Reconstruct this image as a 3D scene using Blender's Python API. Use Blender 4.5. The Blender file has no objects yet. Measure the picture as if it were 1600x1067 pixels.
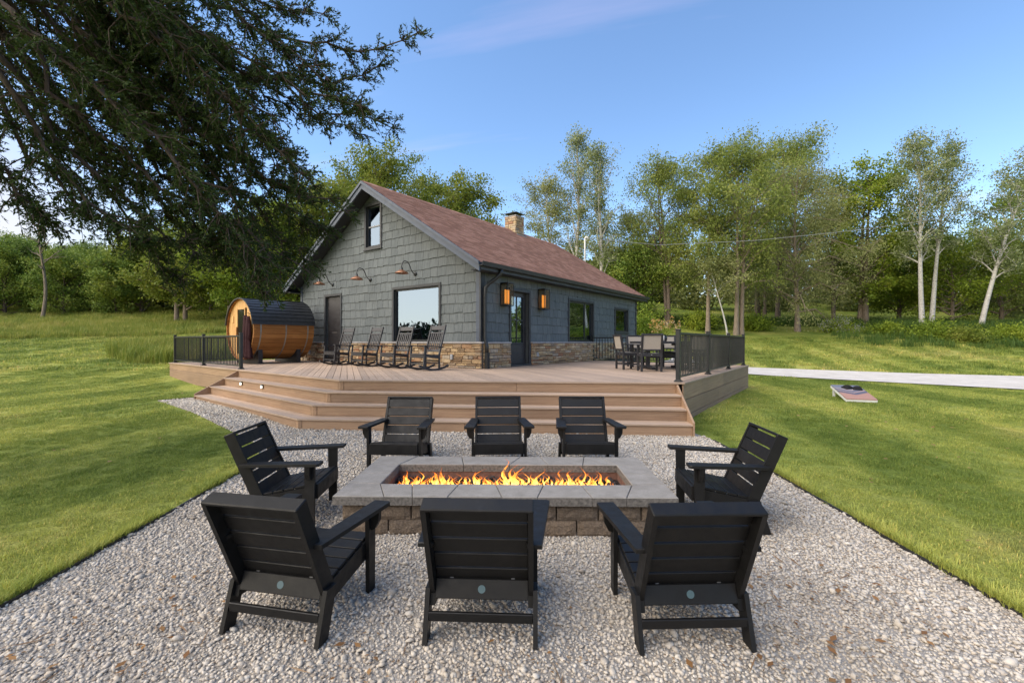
import bpy, bmesh, math, random
import numpy as np
from mathutils import Vector, Matrix

random.seed(7); np.random.seed(7)
rng = np.random.default_rng(11)
sc = bpy.context.scene
COL = sc.collection
R = math.radians

# ------------------------------------------------------------------ camera
CAM_H = 1.52; FPX = 711.0; HY = 533.5
cam_d = bpy.data.cameras.new('camera'); cam = bpy.data.objects.new('camera', cam_d)
COL.objects.link(cam); sc.camera = cam
cam_d.sensor_width = 36.0; cam_d.lens = 36.0 * FPX / 1600.0
cam_d.clip_start = 0.05; cam_d.clip_end = 4000
cam.location = (0, 0, CAM_H); cam.rotation_euler = (R(90), 0, 0)

# ------------------------------------------------------------------ world, sun, exposure
SUN_EL, SUN_AZ = 50.0, -112.0      # azimuth measured from +Y towards +X
w = bpy.data.worlds.new('World'); sc.world = w; w.use_nodes = True
nt = w.node_tree; nt.nodes.clear()
def wn(t, **k):
    n = nt.nodes.new(t)
    for a, b in k.items(): setattr(n, a, b)
    return n
wo = wn('ShaderNodeOutputWorld'); bg = wn('ShaderNodeBackground')
sky = wn('ShaderNodeTexSky', sky_type='NISHITA')
sky.sun_disc = False; sky.sun_elevation = R(SUN_EL); sky.sun_rotation = R(SUN_AZ)
sky.altitude = 200; sky.air_density = 1.0; sky.dust_density = 0.3; sky.ozone_density = 2.0
bg.inputs[1].default_value = 0.10
tc = wn('ShaderNodeTexCoord'); sep = wn('ShaderNodeSeparateXYZ')
nt.links.new(tc.outputs['Generated'], sep.inputs[0])
# thin streaked cloud: direction projected on a high flat layer
def wmath(op, a, b=None):
    n = wn('ShaderNodeMath', operation=op)
    for i, x in enumerate((a, b)):
        if x is None: continue
        if hasattr(x, 'is_linked'): nt.links.new(x, n.inputs[i])
        else: n.inputs[i].default_value = x
    return n.outputs[0]
zz = wmath('ADD', wmath('MAXIMUM', sep.outputs[2], 0.0), 0.10)
px_ = wmath('DIVIDE', sep.outputs[0], zz); py_ = wmath('DIVIDE', sep.outputs[1], zz)
cmb = wn('ShaderNodeCombineXYZ'); nt.links.new(px_, cmb.inputs[0]); nt.links.new(py_, cmb.inputs[1])
mpa = wn('ShaderNodeMapping'); nt.links.new(cmb.outputs[0], mpa.inputs[0]); mpa.inputs['Rotation'].default_value = (0, 0, R(14))
mp = wn('ShaderNodeMapping'); nt.links.new(mpa.outputs[0], mp.inputs[0])
mp.inputs['Location'].default_value = (0.35, 0.6, 0)
mp.inputs['Scale'].default_value = (0.30, 1.9, 1)
ns = wn('ShaderNodeTexNoise'); ns.inputs['Scale'].default_value = 1.0; ns.inputs['Detail'].default_value = 6
ns.inputs['Roughness'].default_value = 0.55; nt.links.new(mp.outputs[0], ns.inputs[0])
rp = wn('ShaderNodeValToRGB'); rp.color_ramp.elements[0].position = 0.55; rp.color_ramp.elements[1].position = 0.80
nt.links.new(ns.outputs[0], rp.inputs[0])
cl = wmath('MULTIPLY', rp.outputs[0], 0.30)
mx = wn('ShaderNodeMix', data_type='RGBA'); nt.links.new(cl, mx.inputs['Factor'])
hs = wn('ShaderNodeHueSaturation'); hs.inputs['Saturation'].default_value = 1.08; hs.inputs['Value'].default_value = 1.15; nt.links.new(sky.outputs[0], hs.inputs['Color'])
nt.links.new(hs.outputs[0], mx.inputs[6]); mx.inputs[7].default_value = (5.6, 4.3, 5.6, 1)
# warm horizon cloud bank, built up sunward out of view for warmer ambient light
def wrange(v, a, b, c, d):
    n = wn('ShaderNodeMapRange', interpolation_type='SMOOTHSTEP'); nt.links.new(v, n.inputs[0])
    for k, x in enumerate((a, b, c, d)): n.inputs[k + 1].default_value = x
    return n.outputs[0]
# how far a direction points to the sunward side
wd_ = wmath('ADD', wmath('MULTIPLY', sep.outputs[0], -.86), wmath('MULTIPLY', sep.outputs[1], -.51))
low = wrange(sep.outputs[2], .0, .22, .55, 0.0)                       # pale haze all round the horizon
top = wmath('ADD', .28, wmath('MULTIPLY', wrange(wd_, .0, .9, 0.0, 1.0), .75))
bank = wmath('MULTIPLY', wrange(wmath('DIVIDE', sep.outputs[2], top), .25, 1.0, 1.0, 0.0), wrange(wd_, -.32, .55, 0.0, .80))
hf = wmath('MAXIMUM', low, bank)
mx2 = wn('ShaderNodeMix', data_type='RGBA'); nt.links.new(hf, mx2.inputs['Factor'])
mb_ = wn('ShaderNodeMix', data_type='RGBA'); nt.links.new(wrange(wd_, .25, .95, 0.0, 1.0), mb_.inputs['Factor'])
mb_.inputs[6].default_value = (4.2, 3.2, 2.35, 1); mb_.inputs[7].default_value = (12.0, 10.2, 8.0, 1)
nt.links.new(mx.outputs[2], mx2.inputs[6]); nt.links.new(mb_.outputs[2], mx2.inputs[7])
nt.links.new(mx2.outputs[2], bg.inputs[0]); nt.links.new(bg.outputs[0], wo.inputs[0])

sd = bpy.data.lights.new('sun', 'SUN'); sun = bpy.data.objects.new('sun', sd); COL.objects.link(sun)
sd.energy = 2.0; sd.angle = R(75); sd.color = (1.0, 0.90, 0.75)
sdir = Vector((math.sin(R(SUN_AZ)) * math.cos(R(SUN_EL)), math.cos(R(SUN_AZ)) * math.cos(R(SUN_EL)), math.sin(R(SUN_EL))))
sun.rotation_euler = sdir.to_track_quat('Z', 'Y').to_euler(); sun.location = sdir * 60
sc.view_settings.view_transform = 'Standard'; sc.view_settings.look = 'None'
sc.view_settings.gamma = 1; sc.view_settings.use_curve_mapping = False
sc.view_settings.exposure = 1.3
sc.cycles.use_denoising = True
sc.cycles.max_bounces = 6; sc.cycles.transparent_max_bounces = 12
sc.cycles.caustics_reflective = False; sc.cycles.caustics_refractive = False

def ray(px, py, D):            # photograph pixel at a known depth -> world point
    return Vector(((px - 800) / FPX * D, D, CAM_H - (py - HY) / FPX * D))

# ------------------------------------------------------------------ material helpers
MATS = {}
class NT:
    def __init__(s, name):
        s.m = bpy.data.materials.new(name); s.m.use_nodes = True; s.t = s.m.node_tree
        s.b = s.t.nodes['Principled BSDF']; MATS[name] = s.m
    def n(s, t, **k):
        x = s.t.nodes.new(t)
        for a, b in k.items(): setattr(x, a, b)
        return x
    def l(s, a, b): s.t.links.new(a, b)
    def coord(s, kind='Object'):
        if kind == 'World': return s.n('ShaderNodeNewGeometry').outputs['Position']
        return s.n('ShaderNodeTexCoord').outputs[kind]
    def noise(s, scale, detail=3, rough=.55, co=None, stretch=None, kind='Object', dist=0):
        co = co or s.coord(kind)
        if stretch:
            mp = s.n('ShaderNodeMapping'); s.l(co, mp.inputs[0]); mp.inputs['Scale'].default_value = stretch; co = mp.outputs[0]
        x = s.n('ShaderNodeTexNoise'); s.l(co, x.inputs[0])
        x.inputs['Scale'].default_value = scale; x.inputs['Detail'].default_value = detail
        x.inputs['Roughness'].default_value = rough; x.inputs['Distortion'].default_value = dist
        return x.outputs[0]
    def ramp(s, fac, stops, interp='LINEAR'):
        x = s.n('ShaderNodeValToRGB'); s.l(fac, x.inputs[0]); e = x.color_ramp.elements; x.color_ramp.interpolation = interp
        while len(e) < len(stops): e.new(.5)
        for i, (p, c) in enumerate(stops):
            e[i].position = p; e[i].color = (c, c, c, 1) if isinstance(c, (int, float)) else (*c, 1)
        return x.outputs[0]
    def mix(s, fac, a, b, mode='MIX'):
        x = s.n('ShaderNodeMix', data_type='RGBA', blend_type=mode)
        for v, i in ((fac, 0), (a, 6), (b, 7)):
            if hasattr(v, 'is_linked'): s.l(v, x.inputs[i])
            elif i == 0: x.inputs[0].default_value = v
            else: x.inputs[i].default_value = (*v, 1)
        return x.outputs[2]
    def math(s, op, a, b=None, clamp=False):
        x = s.n('ShaderNodeMath', operation=op, use_clamp=clamp)
        for i, v in enumerate((a, b)):
            if v is None: continue
            if hasattr(v, 'is_linked'): s.l(v, x.inputs[i])
            else: x.inputs[i].default_value = v
        return x.outputs[0]
    def rand(s):               # one value for each object and each loose piece of a mesh
        a = s.n('ShaderNodeObjectInfo').outputs['Random']; b = s.n('ShaderNodeNewGeometry').outputs['Random Per Island']
        return s.math('FRACT', s.math('ADD', a, b))
    def col(s, c):
        if hasattr(c, 'is_linked'): s.l(c, s.b.inputs['Base Color'])
        else: s.b.inputs['Base Color'].default_value = (*c, 1)
    def rough(s, r):
        if hasattr(r, 'is_linked'): s.l(r, s.b.inputs['Roughness'])
        else: s.b.inputs['Roughness'].default_value = r
    def bump(s, h, strength=.4, dist=.01):
        x = s.n('ShaderNodeBump'); s.l(h, x.inputs['Height']); x.inputs['Strength'].default_value = strength
        x.inputs['Distance'].default_value = dist; s.l(x.outputs[0], s.b.inputs['Normal'])
    def set(s, **k):
        for a, v in k.items(): s.b.inputs[a.replace('_', ' ')].default_value = v

def plain(name, c, rough=.5, var=.12, scale=6, metal=0, bump=0, bscale=40, spec=.5):
    m = NT(name)
    nz = m.noise(scale, 4)
    lo = tuple(x * (1 - var) for x in c); hi = tuple(min(1, x * (1 + var)) for x in c)
    m.col(m.ramp(nz, [(.3, lo), (.7, hi)]))
    m.rough(m.ramp(m.noise(scale * 2, 3), [(.3, max(0, rough - .08)), (.7, min(1, rough + .08))]))
    m.set(Metallic=metal); m.b.inputs['Specular IOR Level'].default_value = spec
    if bump: m.bump(m.noise(bscale, 4), bump, .004)
    return m.m

def foliage(name, cols, trans=.35, rough=.6):
    m = NT(name)
    r = m.rand(); big = m.noise(.55, 3, kind='World')
    f = m.math('ADD', m.math('MULTIPLY', r, .42), m.math('MULTIPLY', m.math('SUBTRACT', big, .24), 1.15), True)
    n = len(cols)
    c = m.ramp(f, [(.08 + .84 * i / (n - 1), cols[i]) for i in range(n)])
    m.col(c); m.rough(rough); m.b.inputs['Specular IOR Level'].default_value = .25
    tr = m.n('ShaderNodeBsdfTranslucent'); m.l(m.mix(.5, c, (.35, .45, .08), 'MULTIPLY') if False else c, tr.inputs[0])
    ms = m.n('ShaderNodeMixShader'); ms.inputs[0].default_value = trans
    m.l(m.b.outputs[0], ms.inputs[1]); m.l(tr.outputs[0], ms.inputs[2])
    m.l(ms.outputs[0], m.t.nodes['Material Output'].inputs[0])
    return m.m

# ------------------------------------------------------------------ materials
def mat_all():
    m = NT('black_poly'); nz = m.noise(7, 5, .65, kind='World'); r = m.rand()
    c = m.ramp(nz, [(.30, (.0062, .0060, .0062)), (.62, (.0085, .0082, .0082)), (.78, (.017, .0165, .016))])
    m.col(m.mix(1, c, m.ramp(r, [(0, (.8, .8, .8)), (1, (1.35, 1.33, 1.3))]), 'MULTIPLY')); m.rough(m.ramp(m.noise(11, 4, .6, kind='World'), [(.3, .36), (.7, .62)])); m.b.inputs['Specular IOR Level'].default_value = .32; m.bump(m.noise(140, 3), .12, .003)
    plain('black_metal', (.013, .015, .017), .38, .15, 5)
    plain('black_wood', (.022, .022, .026), .5, .2, 12, bump=.1, bscale=60)
    plain('dark_trim', (.030, .034, .040), .5, .15, 6)
    plain('door_paint', (.030, .028, .030), .45, .15, 6)
    plain('rake_paint', (.060, .078, .112), .55, .14, 3)
    plain('soffit', (.028, .032, .04), .7, .2, 3)
    plain('cap_stone', (.33, .31, .30), .8, .18, 7, bump=.4, bscale=60)
    plain('copper', (.34, .17, .10), .42, .25, 14, metal=.75)
    plain('galv', (.30, .29, .27), .42, .15, 10, metal=.7)
    plain('outlet', (.30, .31, .32), .5, .1, 10)
    plain('white_paint', (.72, .72, .70), .5, .05, 8)
    plain('logo_blue', (.065, .115, .13), .5, .05, 8)
    plain('screw', (.45, .45, .45), .35, .1, 8, metal=.8)
    plain('robe', (.045, .020, .022), .95, .25, 7, bump=.5, bscale=26, spec=.15)
    plain('sauna_roof', (.028, .030, .033), .38, .3, 10, bump=.15, bscale=20)
    plain('concrete', (.05, .05, .05), .7, .15, 6)
    plain('edging', (.018, .017, .017), .5, .2, 10)
    plain('curtain', (.62, .60, .55), .9, .08, 5)
    plain('vase', (.02, .02, .022), .25, .1, 8)
    plain('bag_black', (.014, .014, .016), .9, .2, 20, bump=.4, bscale=90, spec=.2)
    plain('interior', (.05, .045, .04), .9, .1, 5)
    plain('wire', (.25, .25, .25), .5, .1, 5)
    plain('pole_wood', (.20, .16, .13), .8, .2, 5)
    # lounge chair sling
    m = NT('sling'); m.col(m.ramp(m.noise(220, 2), [(.35, (.30, .265, .225)), (.65, (.40, .36, .31))])); m.rough(.85)
    # table top
    m = NT('table_wood'); nz = m.noise(9, 4, stretch=(1, 12, 1)); m.col(m.ramp(nz, [(.3, (.26, .19, .14)), (.7, (.36, .27, .20))])); m.rough(.5)
    # composite decking: grain runs along the object's own X
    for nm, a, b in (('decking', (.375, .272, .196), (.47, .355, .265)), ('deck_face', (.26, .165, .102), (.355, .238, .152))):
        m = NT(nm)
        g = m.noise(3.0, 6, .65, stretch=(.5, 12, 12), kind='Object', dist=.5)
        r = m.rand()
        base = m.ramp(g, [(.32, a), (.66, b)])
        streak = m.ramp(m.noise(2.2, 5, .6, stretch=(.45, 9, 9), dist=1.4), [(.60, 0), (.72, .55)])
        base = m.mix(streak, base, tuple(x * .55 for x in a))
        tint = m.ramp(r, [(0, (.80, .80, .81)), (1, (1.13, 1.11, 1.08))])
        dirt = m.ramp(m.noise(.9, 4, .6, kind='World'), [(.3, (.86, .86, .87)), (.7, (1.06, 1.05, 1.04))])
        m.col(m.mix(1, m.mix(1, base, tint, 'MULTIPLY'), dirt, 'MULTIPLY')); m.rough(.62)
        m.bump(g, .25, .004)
    # painted cement shingle, vertical combed grain
    m = NT('shingle_paint')
    g = m.noise(1.0, 4, .6, stretch=(46, 46, 2.2))
    r = m.rand()
    c = m.ramp(g, [(.30, (.076, .091, .096)), (.68, (.138, .158, .165))])
    c = m.mix(1, c, m.ramp(r, [(0, (.86, .88, .89)), (1, (1.10, 1.09, 1.08))]), 'MULTIPLY')
    c = m.mix(1, c, m.ramp(m.noise(.8, 4, .6), [(.3, (.88, .88, .88)), (.7, (1.07, 1.07, 1.07))]), 'MULTIPLY')
    m.col(c); m.rough(.7); m.bump(g, .5, .006)
    plain('wall_core', (.07, .08, .08), .8, .1, 5)
    # stacked veneer stone
    m = NT('veneer')
    r = m.rand()
    c = m.ramp(r, [(0, (0.3600, 0.2398, 0.1265)), (.16, (0.5280, 0.3861, 0.2200)), (.30, (0.2400, 0.1580, 0.0935)), (.42, (0.6000, 0.4680, 0.2970)), (.55, (0.3360, 0.2632, 0.1870)),
                   (.66, (.40, .275, .155)), (.78, (.33, .16, .085)), (.88, (.53, .45, .34)), (1, (.24, .19, .15))])
    c = m.mix(1, c, m.ramp(m.noise(14, 5, .65), [(.25, (.6, .6, .6)), (.75, (1.2, 1.18, 1.14))]), 'MULTIPLY')
    m.col(c); m.rough(.85); m.bump(m.noise(22, 6, .7), .8, .02)
    plain('mortar', (.10, .085, .07), .95, .2, 12)
    # roof shingles
    m = NT('roof_shingle')
    r = m.rand()
    c = m.ramp(r, [(0, (.232, .108, .068)), (.5, (.305, .148, .098)), (1, (.395, .205, .142))])
    c = m.mix(1, c, m.ramp(m.noise(38, 3, .7), [(.25, (.7, .7, .7)), (.75, (1.22, 1.2, 1.2))]), 'MULTIPLY')
    c = m.mix(1, c, m.ramp(m.noise(.7, 4, .6), [(.3, (.88, .87, .86)), (.7, (1.08, 1.08, 1.08))]), 'MULTIPLY')
    m.col(c); m.rough(.9); m.bump(m.noise(160, 3), .5, .004)
    # cedar barrel staves
    m = NT('stave')
    g = m.noise(2.6, 6, .6, stretch=(9, .55, 9), dist=.8); r = m.rand()
    c = m.ramp(g, [(.3, (.30, .125, .040)), (.55, (.46, .215, .070)), (.75, (.56, .29, .11))])
    c = m.mix(1, c, m.ramp(r, [(0, (.62, .58, .52)), (1, (1.12, 1.10, 1.08))]), 'MULTIPLY')
    kn = m.n('ShaderNodeTexVoronoi'); m.l(m.coord('Object'), kn.inputs[0]); kn.inputs['Scale'].default_value = 5.5
    c = m.mix(m.ramp(kn.outputs['Distance'], [(.03, .8), (.09, 0)]), c, (.14, .05, .015))
    m.col(c); m.rough(.68); m.bump(g, .3, .006); m.b.inputs['Specular IOR Level'].default_value = .25
    m = NT('stave_end')
    g = m.noise(2.6, 6, .6, stretch=(10, 10, .6), dist=.6); r = m.rand()
    c = m.ramp(g, [(.3, (.60, .31, .095)), (.7, (.78, .49, .19))])
    m.col(m.mix(1, c, m.ramp(r, [(0, (.85, .83, .8)), (1, (1.05, 1.04, 1.03))]), 'MULTIPLY')); m.rough(.5)
    # fire pit
    m = NT('pit_cap')
    c = m.ramp(m.noise(9, 5, .6), [(.3, (.205, .188, .166)), (.7, (.28, .26, .235))])
    sp = m.ramp(m.noise(150, 2, .6), [(.36, .9), (.42, 0)])
    c = m.mix(m.math('MULTIPLY', sp, .5), c, (.06, .055, .055))
    drop = m.n('ShaderNodeTexVoronoi'); m.l(m.coord('Object'), drop.inputs[0]); drop.inputs['Scale'].default_value = 26
    c = m.mix(m.ramp(drop.outputs['Distance'], [(.06, .45), (.10, 0)]), c, (.09, .085, .085))
    m.col(c); m.rough(.8); m.bump(m.noise(130, 4, .7), .35, .004)
    m = NT('pit_block')
    r = m.rand()
    c = m.ramp(m.noise(60, 5, .7), [(.28, (.11, .082, .058)), (.55, (.235, .18, .13)), (.8, (.34, .275, .21))])
    c = m.mix(1, c, m.ramp(r, [(0, (.82, .82, .84)), (1, (1.1, 1.06, 1.02))]), 'MULTIPLY')
    m.col(c); m.rough(.95); m.bump(m.noise(48, 6, .75), 1.0, .03)
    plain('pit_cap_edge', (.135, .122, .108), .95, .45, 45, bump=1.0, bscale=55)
    plain('pit_liner', (.17, .085, .06), .9, .3, 25, bump=.5, bscale=70)
    plain('lava', (.035, .026, .024), .85, .4, 30, bump=.5, bscale=80)
    # gravel
    m = NT('gravel_stone')
    r = m.rand()
    c = m.ramp(r, [(0, (0.3053, 0.2512, 0.1985)), (.10, (0.4070, 0.3595, 0.3071)), (.24, (0.4783, 0.4334, 0.3733)), (.45, (0.5495, 0.4974, 0.4300)), (.62, (0.4681, 0.4334, 0.3922)), (.75, (0.6106, 0.5614, 0.4867)), (.9, (0.5088, 0.4383, 0.3544)), (1, (0.6513, 0.6058, 0.5387))])
    c = m.mix(1, c, m.ramp(m.noise(40, 4, .6, kind='World'), [(.25, (.78, .77, .75)), (.75, (1.05, 1.05, 1.05))]), 'MULTIPLY')
    c = m.mix(1, c, m.ramp(m.noise(1.3, 4, .6, kind='World'), [(.28, (.80, .775, .74)), (.6, (1.03, 1.03, 1.03))]), 'MULTIPLY')
    m.col(c); m.rough(.75); m.bump(m.noise(90, 3), .25, .003)
    m = NT('gravel_bed')
    c = m.ramp(m.noise(55, 4, .7), [(.3, (.20, .175, .15)), (.7, (.46, .43, .39))])
    m.col(c); m.rough(.95); m.bump(m.noise(60, 4, .7), 1.0, .02)
    m = NT('road_gravel')
    c = m.ramp(m.noise(1.6, 6, .7), [(.3, (.47, .435, .395)), (.7, (.65, .61, .565))])
    c = m.mix(1, c, m.ramp(m.noise(45, 3, .7), [(.3, (.82, .82, .82)), (.7, (1.1, 1.1, 1.1))]), 'MULTIPLY')
    m.col(c); m.rough(.95); m.bump(m.noise(50, 4, .7), .8, .02)
    # lawn: ground sheet and blades share the patchy greens
    def lawn(m, blade):
        P = 'World'
        big = m.noise(.22, 4, .55, kind=P); mid = m.noise(1.7, 4, .6, kind=P)
        f = m.math('ADD', m.math('MULTIPLY', big, .65), m.math('MULTIPLY', mid, .35))
        c = m.ramp(f, [(.36, (.165, .225, .046)), (.45, (.235, .292, .062)), (.54, (.325, .365, .082)), (.64, (.42, .41, .13))])
        # mowing stripes: alternate passes lean opposite ways
        sp = m.n('ShaderNodeSeparateXYZ'); m.l(m.coord(P), sp.inputs[0])
        u = m.math('ADD', m.math('MULTIPLY', sp.outputs[0], .985), m.math('MULTIPLY', sp.outputs[1], -.17))
        wv = m.math('SINE', m.math('ADD', m.math('MULTIPLY', u, 2.6), m.math('MULTIPLY', mid, 1.2)))
        c = m.mix(1, c, m.ramp(m.math('ADD', m.math('MULTIPLY', wv, .5), .5), [(.38, (.78, .83, .78)), (.62, (1.18, 1.13, 1.22))]), 'MULTIPLY')
        # rougher, yellower field further out
        far = m.n('ShaderNodeMapRange'); m.l(sp.outputs[1], far.inputs[0]); far.inputs[1].default_value = 22; far.inputs[2].default_value = 34
        c = m.mix(m.math('MULTIPLY', far.outputs[0], .8), c, m.ramp(m.noise(.5, 5, .65, kind=P), [(.35, (.10, .16, .025)), (.52, (.20, .245, .042)), (.68, (.30, .285, .08))]))
        return c, mid
    m = NT('lawn'); c, mid = lawn(m, 0)
    c = m.mix(1, c, m.ramp(m.noise(38, 4, .7, kind='World'), [(.3, (.45, .47, .45)), (.7, (1.25, 1.2, 1.1))]), 'MULTIPLY')
    m.col(c); m.rough(.9); m.bump(m.noise(30, 5, .75, kind='World'), 1.0, .05)
    m.b.inputs['Specular IOR Level'].default_value = .1
    m = NT('grass_blade'); c, mid = lawn(m, 1)
    isl = m.n('ShaderNodeNewGeometry').outputs['Random Per Island']
    c = m.mix(1, c, m.ramp(isl, [(0, (.60, .66, .6)), (.5, (1.0, 1.02, 1.0)), (.88, (1.35, 1.28, 1.1)), (.95, (1.9, 1.45, 1.6)), (1, (2.2, 1.5, 2.2))]), 'MULTIPLY')
    m.col(c); m.rough(.55); m.b.inputs['Specular IOR Level'].default_value = .25
    tr = m.n('ShaderNodeBsdfTranslucent'); m.l(c, tr.inputs[0]); ms = m.n('ShaderNodeMixShader'); ms.inputs[0].default_value = .35
    m.l(m.b.outputs[0], ms.inputs[1]); m.l(tr.outputs[0], ms.inputs[2]); m.l(ms.outputs[0], m.t.nodes['Material Output'].inputs[0])
    foliage('tall_grass', [(0.1162, 0.1725, 0.0273), (0.2024, 0.2611, 0.0441), (0.3415, 0.3438, 0.0756), (0.4657, 0.4036, 0.1386)], .35)
    foliage('weed', [(0.0448, 0.0864, 0.0179), (0.0768, 0.1382, 0.0255), (0.1280, 0.1843, 0.0382)], .35)
    # barks
    for nm, a, b, st in (('bark', (.075, .055, .042), (.19, .15, .12), (1, 1, .25)), ('cedar_bark', (.045, .030, .024), (.115, .085, .068), (1, 1, .3)),
                     ('tan_bark', (.15, .115, .085), (.30, .24, .18), (1, 1, .25))):
        m = NT(nm); g = m.noise(16, 5, .65, stretch=st, kind='World'); m.col(m.ramp(g, [(.3, a), (.7, b)])); m.rough(.95); m.bump(g, .8, .03)
    m = NT('birch_bark'); g = m.noise(9, 5, .7, stretch=(.6, .6, 2.4), kind='World')
    m.col(m.ramp(g, [(.33, (.10, .09, .08)), (.42, (.42, .40, .365)), (.75, (.62, .60, .555))])); m.rough(.8); m.bump(g, .4, .02)
    foliage('fo_cedar', [(0.0193, 0.0351, 0.0085), (0.0347, 0.0600, 0.0133), (0.0559, 0.0884, 0.0190), (0.0827, 0.1084, 0.0238)], .18, .7)
    foliage('fo_locust', [(0.1017, 0.1505, 0.0306), (0.1780, 0.2308, 0.0483), (0.2658, 0.3061, 0.0706), (0.3676, 0.3763, 0.1058)], .35)
    foliage('fo_olive', [(0.1360, 0.1702, 0.0530), (0.2225, 0.2507, 0.0834), (0.3191, 0.3326, 0.1282), (0.4192, 0.4094, 0.1764)], .35)
    foliage('fo_poplar', [(0.1139, 0.1599, 0.0495), (0.1850, 0.2331, 0.0825), (0.2910, 0.3245, 0.1441), (0.5426, 0.5712, 0.3300)], .35)
    foliage('fo_green', [(0.0952, 0.1556, 0.0190), (0.1716, 0.2458, 0.0260), (0.2668, 0.3387, 0.0370), (0.4103, 0.4265, 0.0560)], .38)
    foliage('fo_bright', [(0.0882, 0.1411, 0.0216), (0.1546, 0.2083, 0.0297), (0.2428, 0.2755, 0.0432), (0.3385, 0.3360, 0.0675)], .4)
    foliage('fo_evergreen', [(0.0739, 0.1317, 0.0220), (0.1373, 0.2164, 0.0358), (0.2408, 0.3120, 0.0508), (0.3928, 0.4147, 0.0770)], .25)
    foliage('fo_darkwood', [(.010, .019, .006), (.018, .032, .009), (.030, .048, .013)], .15)
    foliage('fo_white', [(.10, .12, .06), (.32, .33, .27), (.55, .55, .50)], .3)
    foliage('flower', [(.42, .14, .05), (.50, .30, .08), (.55, .42, .22), (.60, .52, .42)], .3)
    foliage('dead_leaf', [(.16, .075, .03), (.28, .15, .06), (.38, .24, .11)], .2)
    foliage('chips', [(.10, .06, .035), (.22, .14, .08), (.34, .24, .14)], .05)
    # glass
    m = NT('glass'); gl = m.n('ShaderNodeBsdfGlossy'); gl.inputs['Roughness'].default_value = .015; gl.inputs[0].default_value = (.60, .78, 1, 1)
    tp = m.n('ShaderNodeBsdfTransparent'); tp.inputs[0].default_value = (.55, .58, .57, 1)
    ms = m.n('ShaderNodeMixShader'); fr = m.n('ShaderNodeFresnel'); fr.inputs[0].default_value = 1.9
    m.l(m.math('ADD', m.math('MULTIPLY', fr.outputs[0], .9), .26, True), ms.inputs[0]); m.l(tp.outputs[0], ms.inputs[1]); m.l(gl.outputs[0], ms.inputs[2])
    m.l(ms.outputs[0], m.t.nodes['Material Output'].inputs[0])
    m = NT('smoked_glass'); m.col((.02, .02, .017)); m.rough(.06)
    def emis(name, c, s):
        m = NT(name); m.col(c); m.b.inputs['Emission Color'].default_value = (*c, 1); m.b.inputs['Emission Strength'].default_value = s
    emis('amber_tube', (1.0, .40, .07), .62); emis('step_glow', (1.0, .93, .78), 2.2)
    m = NT('lamp_glass'); m.col((.10, .08, .06)); m.rough(.08); tp = m.n('ShaderNodeBsdfTransparent'); tp.inputs[0].default_value = (1, .93, .83, 1)
    ms = m.n('ShaderNodeMixShader'); ms.inputs[0].default_value = .06; m.l(tp.outputs[0], ms.inputs[1]); m.l(m.b.outputs[0], ms.inputs[2]); m.l(ms.outputs[0], m.t.nodes['Material Output'].inputs[0])
    # flame: hotter and yellower low down
    m = NT('flame'); sp = m.n('ShaderNodeSeparateXYZ'); m.l(m.coord('Generated'), sp.inputs[0])
    f = m.math('ADD', sp.outputs[2], m.math('MULTIPLY', m.math('SUBTRACT', m.noise(30, 3), .5), .7))
    c = m.ramp(f, [(.0, (1.0, .62, .16)), (.35, (1.0, .48, .08)), (.7, (1.0, .27, .03)), (1, (.85, .14, .015))])
    em = m.n('ShaderNodeEmission'); m.l(c, em.inputs[0]); m.l(m.ramp(f, [(.05, 1.0), (.45, .55), (1, .28)]), em.inputs[1])
    e2 = m.math('MULTIPLY', m.ramp(f, [(.05, 1.0), (.45, .62), (1, .3)]), 2.2); m.l(e2, em.inputs[1])
    tp = m.n('ShaderNodeBsdfTransparent'); ms = m.n('ShaderNodeMixShader')
    m.l(m.ramp(m.noise(34, 4, .65, kind='World', stretch=(1, 1, .55)), [(.38, .02), (.62, .66)]), ms.inputs[0]); m.l(tp.outputs[0], ms.inputs[1]); m.l(em.outputs[0], ms.inputs[2])
    m.l(ms.outputs[0], m.t.nodes['Material Output'].inputs[0])
    # cornhole top with printed chevrons
    m = NT('board_print'); sp = m.n('ShaderNodeSeparateXYZ'); m.l(m.coord('Object'), sp.inputs[0])
    v = m.math('ADD', sp.outputs[1], m.math('MULTIPLY', m.math('ABSOLUTE', sp.outputs[0]), -.75))
    c = m.ramp(m.math('ADD', m.math('MULTIPLY', v, 1 / 1.3), .55), [(0, (.36, .20, .155)), (.34, (.40, .235, .19)), (.345, (.085, .09, .13)), (.46, (.10, .10, .14)), (.465, (.40, .27, .23)), (.50, (.40, .27, .23)),
                   (.505, (.12, .125, .17)), (.62, (.12, .125, .17)), (.625, (.40, .30, .27)), (.66, (.40, .30, .27)), (.665, (.15, .16, .20)), (1, (.15, .16, .20))], 'CONSTANT')
    m.col(m.mix(1, c, m.ramp(m.noise(12, 4, stretch=(10, 1, 1)), [(.3, (.8, .8, .8)), (.7, (1.1, 1.1, 1.1))]), 'MULTIPLY')); m.rough(.6)
mat_all()

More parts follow.
